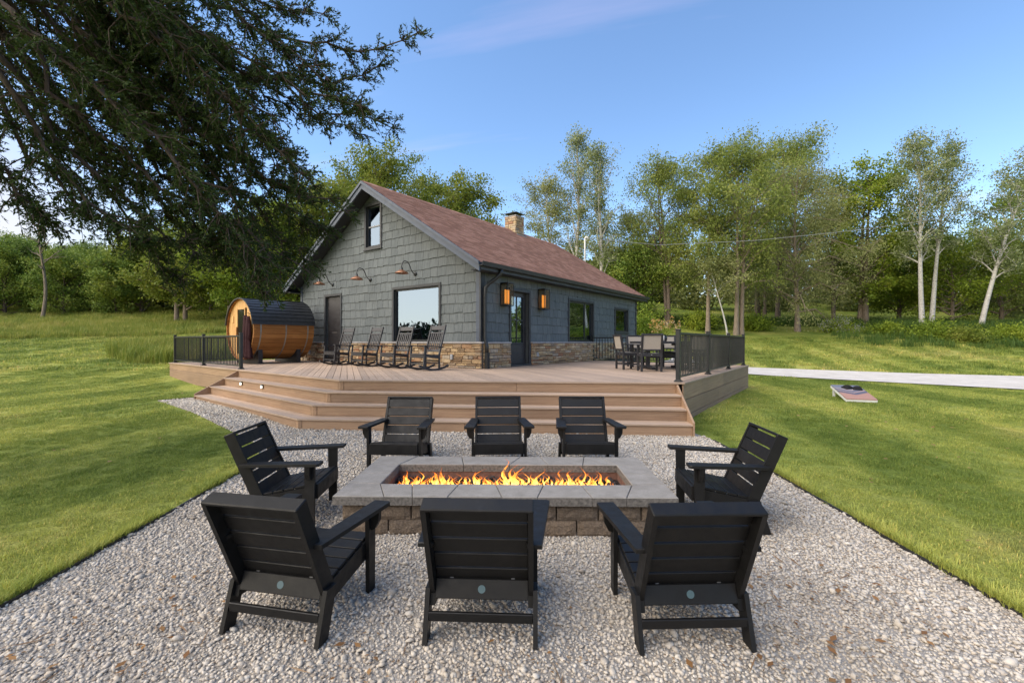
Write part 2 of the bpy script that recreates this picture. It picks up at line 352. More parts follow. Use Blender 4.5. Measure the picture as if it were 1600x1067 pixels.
# ------------------------------------------------------------------ mesh helpers
def link(o, parent=None):
    COL.objects.link(o)
    if parent is not None: o.parent = parent
    return o
def tag(o, label=None, cat=None, group=None, kind=None):
    if label: o['label'] = label
    if cat: o['category'] = cat
    if group: o['group'] = group
    if kind: o['kind'] = kind
    return o
def empty(name, loc=(0, 0, 0), rz=0, label=None, cat=None, group=None, parent=None):
    o = bpy.data.objects.new(name, None); o.empty_display_size = .2
    link(o, parent); o.location = loc; o.rotation_euler = (0, 0, rz)
    return tag(o, label, cat, group)
def mesh_obj(name, verts, faces, mat, parent=None, smooth=False):
    me = bpy.data.meshes.new(name); me.from_pydata([tuple(v) for v in verts], [], faces); me.update()
    if mat: me.materials.append(MATS[mat])
    if smooth: me.polygons.foreach_set('use_smooth', [True] * len(me.polygons))
    return link(bpy.data.objects.new(name, me), parent)
def mesh_np(name, V, F, mat, parent=None, smooth=False):      # V (n,3), F (m,k) arrays of equal sided faces
    me = bpy.data.meshes.new(name); k = F.shape[1]
    me.vertices.add(len(V)); me.vertices.foreach_set('co', np.asarray(V, np.float32).ravel())
    me.loops.add(F.size); me.loops.foreach_set('vertex_index', F.astype(np.int32).ravel())
    me.polygons.add(len(F)); me.polygons.foreach_set('loop_start', np.arange(0, F.size, k, dtype=np.int32))
    me.polygons.foreach_set('loop_total', np.full(len(F), k, np.int32))
    if smooth: me.polygons.foreach_set('use_smooth', np.ones(len(F), bool))
    me.update(calc_edges=True); me.validate()
    me.materials.append(MATS[mat])
    return link(bpy.data.objects.new(name, me), parent)

class MB:
    def __init__(s): s.v = []; s.f = []
    def add(s, V, F, M=None):
        o = len(s.v)
        s.v += [tuple(M @ Vector(p)) for p in V] if M is not None else [tuple(p) for p in V]
        s.f += [tuple(i + o for i in q) for q in F]; return s
    def box(s, c, size, ch=0, M=None):
        V, F = cbox(size, ch); T = Matrix.Translation(c)
        return s.add(V, F, (M @ T) if M is not None else T)
    def bar(s, a, b, wd, th, up=(0, 0, 1), ch=0):       # beam from a to b, wd across, th along up
        a = Vector(a); b = Vector(b); d = b - a; L = d.length; d.normalize(); up = Vector(up)
        x = d.cross(up).normalized(); u = x.cross(d).normalized()
        M = Matrix(((x.x, d.x, u.x, 0), (x.y, d.y, u.y, 0), (x.z, d.z, u.z, 0), (0, 0, 0, 1)))
        V, F = cbox((wd, L, th), ch)
        return s.add(V, F, Matrix.Translation((a + b) / 2) @ M)
    def prism(s, poly, lo, hi, axes='yzx'):              # polygon in two axes, extruded along the third
        ix = ['xyz'.index(c) for c in axes]; V = []
        for h in (lo, hi):
            for p in poly:
                q = [0, 0, 0]; q[ix[0]] = p[0]; q[ix[1]] = p[1]; q[ix[2]] = h; V.append(q)
        n = len(poly); F = [tuple(range(n)), tuple(range(2 * n - 1, n - 1, -1))] + [(i, i + n, (i + 1) % n + n, (i + 1) % n) for i in range(n)]
        return s.add(V, F)
    def tube(s, path, rad, seg=8, cap=True):
        V, F = tube(path, rad, seg, cap); return s.add(V, F)
    def lathe(s, prof, seg=16, M=None):
        V = []; F = []
        for r, z in prof:
            for i in range(seg): a = 2 * math.pi * i / seg; V.append((r * math.cos(a), r * math.sin(a), z))
        for j in range(len(prof) - 1):
            for i in range(seg): F.append((j * seg + i, j * seg + (i + 1) % seg, (j + 1) * seg + (i + 1) % seg, (j + 1) * seg + i))
        return s.add(V, F, M)
    def obj(s, name, mat, parent=None, smooth=False):
        o = mesh_obj(name, s.v, s.f, mat, parent, smooth)
        bm = bmesh.new(); bm.from_mesh(o.data); bmesh.ops.recalc_face_normals(bm, faces=bm.faces); bm.to_mesh(o.data); bm.free()
        return o
def cbox(size, c=0):
    x, y, z = (v / 2 for v in size)
    if c <= 0:
        V = [(i * x, j * y, k * z) for i in (-1, 1) for j in (-1, 1) for k in (-1, 1)]
        return V, [(0, 1, 3, 2), (4, 6, 7, 5), (0, 4, 5, 1), (2, 3, 7, 6), (0, 2, 6, 4), (1, 5, 7, 3)]
    c = min(c, x * .9, y * .9, z * .9); V = []; idx = {}
    for i in (-1, 1):
        for j in (-1, 1):
            for k in (-1, 1):
                for a, p in enumerate(((i * x, j * (y - c), k * (z - c)), (i * (x - c), j * y, k * (z - c)), (i * (x - c), j * (y - c), k * z))):
                    idx[i, j, k, a] = len(V); V.append(p)
    g = lambda *t: idx[t]; F = []
    for s_ in (-1, 1):
        F.append((g(s_, -1, -1, 0), g(s_, 1, -1, 0), g(s_, 1, 1, 0), g(s_, -1, 1, 0)))
        F.append((g(-1, s_, -1, 1), g(1, s_, -1, 1), g(1, s_, 1, 1), g(-1, s_, 1, 1)))
        F.append((g(-1, -1, s_, 2), g(1, -1, s_, 2), g(1, 1, s_, 2), g(-1, 1, s_, 2)))
    for i in (-1, 1):
        for j in (-1, 1):
            F.append((g(i, j, -1, 0), g(i, j, 1, 0), g(i, j, 1, 1), g(i, j, -1, 1)))
            F.append((g(i, -1, j, 0), g(i, 1, j, 0), g(i, 1, j, 2), g(i, -1, j, 2)))
            F.append((g(-1, i, j, 1), g(1, i, j, 1), g(1, i, j, 2), g(-1, i, j, 2)))
            for k in (-1, 1): F.append((g(i, j, k, 0), g(i, j, k, 1), g(i, j, k, 2)))
    out = []
    for f in F:
        a, b, c2 = (Vector(V[f[t]]) for t in range(3)); n = (b - a).cross(c2 - a)
        out.append(f if n.dot(a + b + c2) > 0 else f[::-1])
    return V, out
def tube(path, rad, seg=6, cap=True):
    P = [Vector(p) for p in path]; n = len(P)
    if isinstance(rad, (int, float)): rad = [rad] * n
    V = []; F = []; prev = None
    for i in range(n):
        d = (P[min(i + 1, n - 1)] - P[max(i - 1, 0)]).normalized()
        if prev is None: a = d.cross(Vector((0, 0, 1)) if abs(d.z) < .9 else Vector((1, 0, 0))).normalized()
        else: a = (prev - d * prev.dot(d)).normalized()
        prev = a; b = d.cross(a)
        for k in range(seg):
            t = 2 * math.pi * k / seg; V.append(P[i] + (a * math.cos(t) + b * math.sin(t)) * rad[i])
    for i in range(n - 1):
        for k in range(seg): F.append((i * seg + k, i * seg + (k + 1) % seg, (i + 1) * seg + (k + 1) % seg, (i + 1) * seg + k))
    if cap: F.append(tuple(range(seg - 1, -1, -1))); F.append(tuple(range((n - 1) * seg, n * seg)))
    return V, F
def copy_tree(o, parent=None):
    c = o.copy(); link(c); c.parent = parent
    for ch in o.children: copy_tree(ch, c)
    return c
def clip(poly, a, b, c):          # keep a*x+b*y<=c
    out = []
    for i in range(len(poly)):
        p, q = poly[i], poly[(i + 1) % len(poly)]
        dp = a * p[0] + b * p[1] - c; dq = a * q[0] + b * q[1] - c
        if dp <= 0: out.append(p)
        if (dp < 0 < dq) or (dq < 0 < dp):
            t = dp / (dp - dq); out.append((p[0] + (q[0] - p[0]) * t, p[1] + (q[1] - p[1]) * t))
    return out
def area(poly):
    return .5 * sum(poly[i][0] * poly[(i + 1) % len(poly)][1] - poly[(i + 1) % len(poly)][0] * poly[i][1] for i in range(len(poly)))
def inside(X, Y, poly):
    r = np.zeros(X.shape, bool); n = len(poly)
    for i in range(n):
        x1, y1 = poly[i]; x2, y2 = poly[(i + 1) % n]
        c = ((y1 > Y) != (y2 > Y)) & (X < (x2 - x1) * (Y - y1) / ((y2 - y1) if y2 != y1 else 1e-9) + x1); r ^= c
    return r

def scatter(name, protos, pts, rots, scl, kinds, mat, smooth=False, parent=None):
    """stuff: prototypes and points live in one mesh; geometry nodes put a prototype on each point"""
    V = []; K = []; RO = []; S = []; F = []
    for i, (v, f) in enumerate(protos):
        o = len(V); V += [tuple(p) for p in v]; F += [tuple(a + o for a in q) for q in f]
        K += [i] * len(v); RO += [(0, 0, 0)] * len(v); S += [1.0] * len(v)
    V = np.concatenate([np.array(V, float), pts]); K = np.concatenate([np.array(K), np.asarray(kinds) + 100])
    RO = np.concatenate([np.array(RO, float), rots]); S = np.concatenate([np.array(S), scl])
    me = bpy.data.meshes.new(name); me.from_pydata(V.tolist(), [], F); me.materials.append(MATS[mat])
    if smooth: me.polygons.foreach_set('use_smooth', [True] * len(me.polygons))
    me.attributes.new('k', 'INT', 'POINT').data.foreach_set('value', K.astype(np.int32))
    me.attributes.new('rot', 'FLOAT_VECTOR', 'POINT').data.foreach_set('vector', RO.astype(np.float32).ravel())
    me.attributes.new('scl', 'FLOAT', 'POINT').data.foreach_set('value', S.astype(np.float32))
    o = link(bpy.data.objects.new(name, me), parent)
    g = bpy.data.node_groups.new(name + '_scatter', 'GeometryNodeTree')
    g.interface.new_socket('Geometry', in_out='INPUT', socket_type='NodeSocketGeometry')
    g.interface.new_socket('Geometry', in_out='OUTPUT', socket_type='NodeSocketGeometry')
    gi = g.nodes.new('NodeGroupInput'); go = g.nodes.new('NodeGroupOutput'); jn = g.nodes.new('GeometryNodeJoinGeometry')
    def attr(nm, t):
        n = g.nodes.new('GeometryNodeInputNamedAttribute'); n.data_type = t; n.inputs[0].default_value = nm; return n.outputs[0]
    def sepk(v):
        c = g.nodes.new('FunctionNodeCompare'); c.data_type = 'INT'; c.operation = 'EQUAL'
        ins = [s for s in c.inputs if s.type == 'INT']; g.links.new(attr('k', 'INT'), ins[0]); ins[1].default_value = v
        s = g.nodes.new('GeometryNodeSeparateGeometry'); s.domain = 'POINT'
        g.links.new(gi.outputs[0], s.inputs[0]); g.links.new(c.outputs[0], s.inputs[1]); return s.outputs[0]
    e2r = g.nodes.new('FunctionNodeEulerToRotation'); g.links.new(attr('rot', 'FLOAT_VECTOR'), e2r.inputs[0])
    sv = attr('scl', 'FLOAT')
    for i in range(len(protos)):
        ip = g.nodes.new('GeometryNodeInstanceOnPoints')
        g.links.new(sepk(100 + i), ip.inputs['Points']); g.links.new(sepk(i), ip.inputs['Instance'])
        g.links.new(e2r.outputs[0], ip.inputs['Rotation']); g.links.new(sv, ip.inputs['Scale'])
        g.links.new(ip.outputs[0], jn.inputs[0])
    g.links.new(jn.outputs[0], go.inputs[0])
    md = o.modifiers.new('scatter', 'NODES'); md.node_group = g
    o['kind'] = 'stuff'
    return o

# ------------------------------------------------------------------ layout
TH = R(36.5)
U2 = np.array((math.sin(TH), math.cos(TH))); R2 = np.array((math.cos(TH), -math.sin(TH)))
HC = np.array((-.84, 12.38)); ZD = .78
def hw(x, y): p = HC + R2 * x + U2 * y; return (float(p[0]), float(p[1]))      # house frame -> world
DL = np.array((-12.0, 15.95)); DC = np.array((-3.3, 8.75)); DR = np.array((3.09, 8.20)); DRR = np.array((7.40, 14.25))
DBH = np.array(hw(-1.0, 6.75)); DBL = np.array(hw(-10.9, 3.6))
DECK = [tuple(DL), tuple(DC), tuple(DR), tuple(DRR), tuple(DBH), tuple(DBL)]
E1 = (DC - DL) / np.linalg.norm(DC - DL); N1 = np.array((E1[1], -E1[0]))
E2 = (DR - DC) / np.linalg.norm(DR - DC); N2 = np.array((E2[1], -E2[0]))
E3 = (DRR - DR) / np.linalg.norm(DRR - DR); N3 = np.array((E3[1], -E3[0]))
MIT = (N1 + N2) / (1 + N1 @ N2)
STL = 5.1; STR = float(np.linalg.norm(DR - DC)) - .10
PIT = (-.053, 4.515, .02)                      # centre and turn of the fire pit
def ss(x, a, b):
    t = np.clip((x - a) / (b - a), 0, 1); return t * t * (3 - 2 * t)
def gz(X, Y):
    X = np.asarray(X, float); Y = np.asarray(Y, float)
    near = .044 * np.clip(Y - 7.35, -9.5, 0)
    sh = .08 * ss(Y, 7.5, 9.5)
    Yf = np.minimum(Y, 75) + 0.25 * np.clip(Y - 75, 0, 200)
    sp = lambda t: np.log1p(np.exp(np.clip(t * 1.0, -30, 30))) + np.clip(t - 30, 0, None)
    zl = .11 * sp(Yf - 14) + .06 * sp(Yf - 29); zr = .165 * sp(Yf - 20.5)
    L = ss(X, 5, -8)
    # the field also rises gently out to the west
    wl = .015 * sp(-X - 26) * ss(Y, 40, 5)
    rough = .04 * np.sin(X * .9 + 1.3) * np.sin(Y * .7) * ss(Y, 18, 30)
    return near + sh + L * zl + (1 - L) * zr + wl + rough
def gzf(x, y): return float(gz(x, y))

GRAVEL = [(3.17, -3.0), (3.17, 5.6), (3.10, 7.15), tuple(DC + E2 * (STR + .02) + N2 * .5), tuple(DC + MIT * .5), tuple(DC - E1 * STL + N1 * .5),
          (-8.15, 11.45), (-8.5, 10.95), (-6.27, 9.05), (-4.75, 7.7), (-3.75, 6.75), (-3.30, 5.9), (-3.28, -3.0)]

# ------------------------------------------------------------------ ground
def build_ground():
    def axis(lo, hi, flo, fhi, step):
        a = list(np.arange(flo, fhi + 1e-6, step)); s = step; x = fhi
        while x < hi: s *= 1.25; x += s; a.append(x)
        s = step; x = flo
        while x > lo: s *= 1.25; x -= s; a.insert(0, x)
        return np.array(a)
    xs = axis(-900, 900, -26, 26, .5); ys = axis(-500, 1500, -4, 52, .5)
    X, Y = np.meshgrid(xs, ys); Z = gz(X, Y)
    V = np.stack([X, Y, Z], -1).reshape(-1, 3); nx = len(xs)
    I = (np.arange(len(ys) - 1)[:, None] * nx + np.arange(nx - 1)[None]).ravel()
    F = np.stack([I, I + 1, I + 1 + nx, I + nx], -1)
    o = mesh_np('lawn_ground', V, F, 'lawn', smooth=True); tag(o, 'mown green lawn rising gently to the trees', 'lawn', kind='structure')
    def sheet(name, poly, mat, lift, cell, label, cat):
        mb = MB(); px = [p[0] for p in poly]; py = [p[1] for p in poly]
        for i in range(int((max(px) - min(px)) / cell) + 1):
            for j in range(int((max(py) - min(py)) / cell) + 1):
                x0 = min(px) + i * cell; y0 = min(py) + j * cell
                q = clip(clip(clip(clip(poly, 1, 0, x0 + cell), -1, 0, -x0), 0, 1, y0 + cell), 0, -1, -y0)
                if len(q) >= 3 and abs(area(q)) > 1e-4:
                    mb.add([(x, y, gzf(x, y) + lift) for x, y in q], [tuple(range(len(q)))])
        bm = bmesh.new(); o = mb.obj(name, mat)
        bm.from_mesh(o.data); bmesh.ops.remove_doubles(bm, verts=bm.verts, dist=.0005)
        for f in bm.faces:
            if f.normal.z < 0: f.normal_flip()
        bm.to_mesh(o.data); bm.free()
        return tag(o, label, cat, kind='structure')
    sheet('gravel_patio', GRAVEL, 'gravel_bed', .006, .5, 'pale gravel patio round the fire pit', 'patio')
    road = [(7.2, 22.4), (10.0, 19.2), (15.1, 13.4), (20, 6), (25, -3), (30, -3), (26, 8), (20.6, 18.3), (15.8, 20.0), (11.1, 21.4), (8.6, 24.0)]
    sheet('gravel_road', road, 'road_gravel', .035, .5, 'pale gravel driveway crossing behind the lawn', 'road')
    # steel edging strip between gravel and grass
    for name, pts, lab in (('lawn_edging', [(-3.28, 0.5), (-3.28, 3), (-3.29, 5), (-3.32, 6.0), (-3.75, 6.75)], 'black edging strip between gravel and the lawn on the cedar side'),
                           ('lawn_edging', [(3.17, 0.5), (3.17, 3), (3.16, 5.6), (3.10, 7.0)], 'black edging strip between gravel and the lawn on the cornhole side'),
                           ('lawn_edging', [(-8.5, 10.95), (-8.15, 11.45), (-7.72, 11.62)], 'short black edging strip at the foot of the stair end')):
        mb = MB(); P = []
        for a, b in zip(pts[:-1], pts[1:]):
            n = max(2, int(math.dist(a, b) / .3))
            for i in range(n): t = i / n; P.append((a[0] + (b[0] - a[0]) * t, a[1] + (b[1] - a[1]) * t))
        P.append(pts[-1]); n = len(P); h = .009; V = []; F = []
        for i, p in enumerate(P):
            a = P[max(i - 1, 0)]; b = P[min(i + 1, n - 1)]; d = Vector((b[0] - a[0], b[1] - a[1])).normalized(); s = Vector((-d.y, d.x)) * h
            wob = .006 * math.sin(i * 1.7)
            z = gzf(*p); V += [(p[0] + s.x + wob, p[1] + s.y, z - .05), (p[0] + s.x + wob, p[1] + s.y, z + .027), (p[0] - s.x + wob, p[1] - s.y, z + .027), (p[0] - s.x + wob, p[1] - s.y, z - .05)]
        for i in range(n - 1):
            for k in range(4): F.append((i * 4 + k, i * 4 + (k + 1) % 4, i * 4 + 4 + (k + 1) % 4, i * 4 + 4 + k))
        F += [(0, 1, 2, 3), tuple(range(4 * n - 1, 4 * n - 5, -1))]
        mb.add(V, F); tag(mb.obj(name, 'edging'), lab, 'edging')
    return road
ROAD = build_ground()

# ------------------------------------------------------------------ gravel stones
def rock(seed, flat=.62, sub=1, jag=.22):
    bm = bmesh.new(); bmesh.ops.create_icosphere(bm, subdivisions=sub, radius=1); r = random.Random(seed)
    ax = (r.uniform(.8, 1.25), r.uniform(.7, 1.0), flat * r.uniform(.8, 1.15))
    for v in bm.verts:
        k = 1 + r.uniform(-jag, jag); v.co = Vector((v.co.x * ax[0] * k, v.co.y * ax[1] * k, v.co.z * ax[2] * k))
    V = [tuple(v.co) for v in bm.verts]; F = [tuple(v.index for v in f.verts) for f in bm.faces]; bm.free(); return V, F
def build_gravel():
    pts = []
    for (x0, x1, y0, y1, s) in ((-3.3, 3.2, -1.5, 1.3, .036), (-3.3, 3.2, 1.3, 4.2, .0205), (-3.9, 3.2, 4.2, 8.0, .025), (-9.0, -3.0, 6.4, 12.0, .031)):
        X, Y = np.meshgrid(np.arange(x0, x1, s), np.arange(y0, y1, s))
        X = X.ravel() + rng.uniform(-.5, .5, X.size) * s * 1.1; Y = Y.ravel() + rng.uniform(-.5, .5, Y.size) * s * 1.1
        k = inside(X, Y, GRAVEL)
        if y0 > 6: k &= ~((X > -3.9) & (Y < 8.0))
        else: k &= ~((X < -3.9))
        k &= ~((np.abs(X - PIT[0]) < 1.36) & (np.abs(Y - PIT[1]) < .56))
        # nothing underneath the stairs
        k &= ~inside(X, Y, [tuple(DC + MIT * .92), tuple(DC + E2 * 6.6 + N2 * .92), tuple(DR), tuple(DC), tuple(DL), tuple(DC - E1 * 5.1 + N1 * .92)])
        pts.append(np.stack([X[k], Y[k], np.full(k.sum(), s)], -1))
    P = np.concatenate(pts); n = len(P)
    sz = P[:, 2] * rng.lognormal(-.10, .30, n) * .62
    Z = gz(P[:, 0], P[:, 1]) + .006 + rng.uniform(-.1, .6, n) * sz * .7
    rot = np.stack([rng.normal(0, .45, n), rng.normal(0, .45, n), rng.uniform(0, 6.28, n)], -1)
    protos = [rock(i, .52, 1) for i in range(10)]
    o = scatter('gravel_stones', protos, np.stack([P[:, 0], P[:, 1], Z], -1), rot, sz, rng.integers(0, 10, n), 'gravel_stone', True)
    tag(o, 'loose pale river gravel covering the patio', 'gravel')
build_gravel()

# ------------------------------------------------------------------ grass
def tuft(seed, n, size, h0, h1, wd, lean=.6):
    r = random.Random(seed); V = []; F = []
    for _ in range(n):
        x = r.uniform(-size, size); y = r.uniform(-size, size); h = r.uniform(h0, h1); a = r.uniform(0, 6.28); L = r.uniform(.15, lean) * h
        b = a + r.uniform(1.2, 1.9); wx, wy = math.cos(b) * wd / 2, math.sin(b) * wd / 2; o = len(V)
        mx_, my_ = x + math.cos(a) * L * .35, y + math.sin(a) * L * .35
        V += [(x - wx, y - wy, -.01), (x + wx, y + wy, -.01), (mx_ + wx * .8, my_ + wy * .8, h * .6), (mx_ - wx * .8, my_ - wy * .8, h * .6), (x + math.cos(a) * L, y + math.sin(a) * L, h)]
        F += [(o, o + 1, o + 2, o + 3), (o + 3, o + 2, o + 4)]
    return V, F
STAIRS = [tuple(DC + MIT * 1.0), tuple(DC + E2 * 6.55 + N2 * 1.0), tuple(DR), tuple(DC), tuple(DL), tuple(DC - E1 * (STL + .06) + N1 * 1.0)]
def lawn_mask(X, Y):
    return ~(inside(X, Y, GRAVEL) | inside(X, Y, DECK) | inside(X, Y, ROAD) | inside(X, Y, STAIRS))
def build_grass():
    def field(s, ylo, yhi, xlim, sz, n_, h0, h1, wd, nm, lab, seed):
        X, Y = np.meshgrid(np.arange(-xlim, xlim, s), np.arange(ylo, yhi, s)); X = X.ravel(); Y = Y.ravel()
        X = X + rng.uniform(-.5, .5, X.size) * s; Y = Y + rng.uniform(-.5, .5, Y.size) * s
        k = lawn_mask(X, Y) & (np.abs(X) < 1.32 * Y + 1.6)
        e = sz * 1.0                                     # keep blades off the edge strip
        for dx, dy in ((e, 0), (-e, 0), (0, e), (0, -e)): k &= ~(inside(X + dx, Y + dy, DECK) | inside(X + dx * .9, Y + dy * .9, GRAVEL) | inside(X + dx, Y + dy, ROAD) | inside(X + dx, Y + dy, STAIRS))
        X = X[k]; Y = Y[k]; n = len(X); Z = gz(X, Y)
        rot = np.stack([np.zeros(n), np.zeros(n), rng.uniform(0, 6.28, n)], -1)
        o = scatter(nm, [tuft(seed + i, n_, sz, h0, h1, wd, 1.3) for i in range(6)], np.stack([X, Y, Z], -1), rot, rng.uniform(.75, 1.25, n), rng.integers(0, 6, n), 'grass_blade')
        tag(o, lab, 'grass')
    field(.17, 1.6, 8.6, 12, .10, 170, .010, .034, .0040, 'lawn_grass', 'short mown lawn blades beside the gravel patio', 50)
    field(.30, 8.6, 17.5, 24, .19, 170, .015, .042, .008, 'lawn_grass', 'short mown lawn blades beyond the deck ends', 70)
    field(.62, 17.5, 31, 40, .38, 150, .04, .11, .018, 'field_grass', 'rough mown field grass below the trees', 90)
    # fine edge fringe along the strips
    pts = []
    for x0, sgn in ((-3.28, -1), (3.17, 1)):
        yy = rng.uniform(1.5, 6.6, 2200); pts.append(np.stack([x0 + sgn * (.018 + rng.gamma(1.2, .035, 2200)), yy], -1))
    P = np.concatenate(pts); P = P[lawn_mask(P[:, 0], P[:, 1]) & (np.sin(P[:, 1] * 5.1) + np.sin(P[:, 1] * 2.3 + 1) + rng.normal(0, .8, len(P)) > -.6)]; n = len(P)
    rot = np.stack([np.zeros(n), np.zeros(n), rng.uniform(0, 6.28, n)], -1)
    o = scatter('edge_grass', [tuft(110 + i, 12, .02, .03, .085, .0045, .9) for i in range(6)], np.stack([P[:, 0], P[:, 1], gz(P[:, 0], P[:, 1])], -1), rot, rng.uniform(.7, 1.3, n), rng.integers(0, 6, n), 'grass_blade')
    tag(o, 'longer grass fringe along the edging strips', 'grass')
    # tall meadow strip on the west field and weeds at the tree line
    def tall(poly, n, h0, h1, mat, nm, lab, seed, sz=.30, wd=.02):
        xs = [p[0] for p in poly]; ys = [p[1] for p in poly]
        X = rng.uniform(min(xs), max(xs), n); Y = rng.uniform(min(ys), max(ys), n); k = inside(X, Y, poly); X = X[k]; Y = Y[k]; m = len(X)
        rot = np.stack([np.zeros(m), np.zeros(m), rng.uniform(0, 6.28, m)], -1)
        o = scatter(nm, [tuft(seed + i, 70, sz, h0, h1, wd, .5) for i in range(5)], np.stack([X, Y, gz(X, Y)], -1), rot, rng.uniform(.6, 1.35, m), rng.integers(0, 5, m), mat)
        tag(o, lab, 'grass')
    tall([(-52, 27.0), (-34, 27.5), (-24, 29.5), (-15, 33), (-9, 36), (-9, 50), (-60, 50)], 7500, .18, .46, 'tall_grass', 'meadow_grass', 'tall unmown meadow grass in front of the dark cedars', 200)
    tall([(-19.0, 21.5), (-15.5, 18.6), (-12.8, 19.0), (-11.5, 22.0), (-14.5, 24.5), (-19.0, 24.0)], 520, .3, .65, 'tall_grass', 'meadow_grass', 'clump of pale tall grass behind the deck railing', 220)
    tall([(8, 37.5), (60, 33.5), (60, 36), (8, 41.5)], 1500, .25, .6, 'weed', 'weeds', 'low dark green weeds round the tree trunks', 240)
    tall([(22, 27.5), (44, 24.5), (44, 30.5), (22, 33)], 260, .25, .55, 'weed', 'weeds', 'scattered green weed clumps on the bank beyond the driveway', 260, .4)
    tall([(27, 31.5), (46, 29.5), (46, 33.0), (27, 34.5)], 900, .4, .95, 'weed', 'weeds', 'leafy weeds round the foot of the white birches', 280)
build_grass()
#@@HOUSE
# ------------------------------------------------------------------ deck and stairs
def build_deck():
    d = empty('deck', (float(DC[0]), float(DC[1]), 0), 0, 'broad tan composite deck with wide stairs wrapping the house corner', 'deck')
    ox, oy = d.location.x, d.location.y
    def board(name, poly, z0, z1, mat, ang):
        """horizontal board; the object's X runs along the board so the grain does too"""
        if len(poly) < 3 or abs(area(poly)) < .003: return
        if area(poly) < 0: poly = poly[::-1]
        cx = sum(p[0] for p in poly) / len(poly); cy = sum(p[1] for p in poly) / len(poly); c, s = math.cos(-ang), math.sin(-ang)
        q = [((x - cx) * c - (y - cy) * s, (x - cx) * s + (y - cy) * c) for x, y in poly]
        b = MB().prism(q, z0, z1, 'xyz').obj(name, mat, d); b.location = (cx - ox, cy - oy, 0); b.rotation_euler = (0, 0, ang); return b
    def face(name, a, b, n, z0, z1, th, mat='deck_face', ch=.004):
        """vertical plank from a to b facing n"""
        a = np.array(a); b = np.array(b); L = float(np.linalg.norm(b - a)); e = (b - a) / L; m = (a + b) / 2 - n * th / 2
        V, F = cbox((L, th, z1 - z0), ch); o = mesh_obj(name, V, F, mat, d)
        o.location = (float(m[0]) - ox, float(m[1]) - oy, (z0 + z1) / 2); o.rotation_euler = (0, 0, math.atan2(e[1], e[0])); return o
    # border boards with a small nosing, then the diagonal infill
    W = .14; NO = .03
    def off(a): return [tuple(DL + N1 * a), tuple(DC + MIT * a), tuple(DC + E2 * np.linalg.norm(DR - DC) + (N2 + N3) / (1 + N2 @ N3) * a), tuple(DRR + N3 * a)]
    o0 = off(NO); o1 = off(NO - W); o2 = off(NO - W - .008)
    for i, e in enumerate((E1, E2, E3)):
        board('border_board', [o0[i], o0[i + 1], o1[i + 1], o1[i]], ZD - .028, ZD, 'decking', math.atan2(e[1], e[0]))
    inner = o2 + [DECK[4], DECK[5]]
    hd = R(-20); dv = np.array((math.sin(hd), math.cos(hd))); pv = np.array((dv[1], -dv[0]))
    t = [p @ pv for p in map(np.array, inner)]; k = min(t); BW = .140; gap = .010
    while k < max(t):
        q = clip(clip(inner, pv[0], pv[1], k + BW - gap), -pv[0], -pv[1], -k)
        board('deck_board', q, ZD - .026, ZD - .001 - .0006 * (int(k / BW) % 2), 'decking', math.atan2(dv[1], dv[0])); k += BW
    # skirts
    MBS = MB()
    V = [(p[0] - ox, p[1] - oy, z) for z in (-.3, ZD - .10) for p in (DL + N1 * -.05, DC + MIT * -.05, DR - N3 * .06, DRR - N3 * .05, DBH, DBL)]
    n = 6; MBS.add(V, [tuple(range(n))[::-1], tuple(range(n, 2 * n))] + [(i, (i + 1) % n, (i + 1) % n + n, i + n) for i in range(n)]).obj('deck_frame', 'concrete', d)
    LEFT = DC - E1 * STL; th = .025
    face('skirt_board', DL, LEFT, N1, ZD - .028 - .20, ZD - .030, th); face('skirt_board', DL, LEFT, N1, ZD - .62, ZD - .234, th)
    for z0, z1 in ((.46, .75), (.165, .455), (-.14, .16)):
        L = float(np.linalg.norm(DRR - DR)); cut = L * (.48 if z0 > .3 else .41)
        face('skirt_board', DR, DR + E3 * cut, N3, z0, z1 - .004, th); face('skirt_board', DR + E3 * (cut + .004), DRR, N3, z0, z1 - .004, th)
    face('skirt_board', DBL, DL, np.array((-E1[1], E1[0])) * 0 + (-E1), ZD - .62, ZD - .03, th)
    # treads and risers
    RI = ZD / 4; TR = .318
    for k in range(4):
        o = (3 - k) * TR; z = RI * (k + 1)
        cl, cr = DC + MIT * o, None
        a1 = DC - E1 * (STL - .03) + N1 * o; b1 = DC + MIT * o; a2 = b1; b2 = DC + E2 * (STR - .03) + N2 * o
        if k < 3:
            oi = o - TR - .01; on = o + .028
            A, B = DC - E1 * (STL - .03), DC + E2 * (STR - .03)
            half = (o + oi) / 2
            for lo, hi in ((oi, half - .003), (half + .003, on)):
                board('stair_tread', [tuple(A + N1 * hi), tuple(DC + MIT * hi), tuple(DC + MIT * lo), tuple(A + N1 * lo)], z - .026, z, 'decking', math.atan2(E1[1], E1[0]))
                board('stair_tread', [tuple(DC + MIT * hi), tuple(B + N2 * hi), tuple(B + N2 * lo), tuple(DC + MIT * lo)], z - .026, z, 'decking', math.atan2(E2[1], E2[0]))
        zb = z - RI - (.14 if k == 0 else -.001); zt = z - .029
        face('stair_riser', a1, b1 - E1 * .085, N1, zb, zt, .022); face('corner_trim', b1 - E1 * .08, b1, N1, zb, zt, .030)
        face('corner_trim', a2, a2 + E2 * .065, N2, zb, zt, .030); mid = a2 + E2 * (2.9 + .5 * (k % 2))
        face('stair_riser', a2 + E2 * .072, mid - E2 * .002, N2, zb, zt, .022); face('stair_riser', mid + E2 * .002, b2, N2, zb, zt, .022)
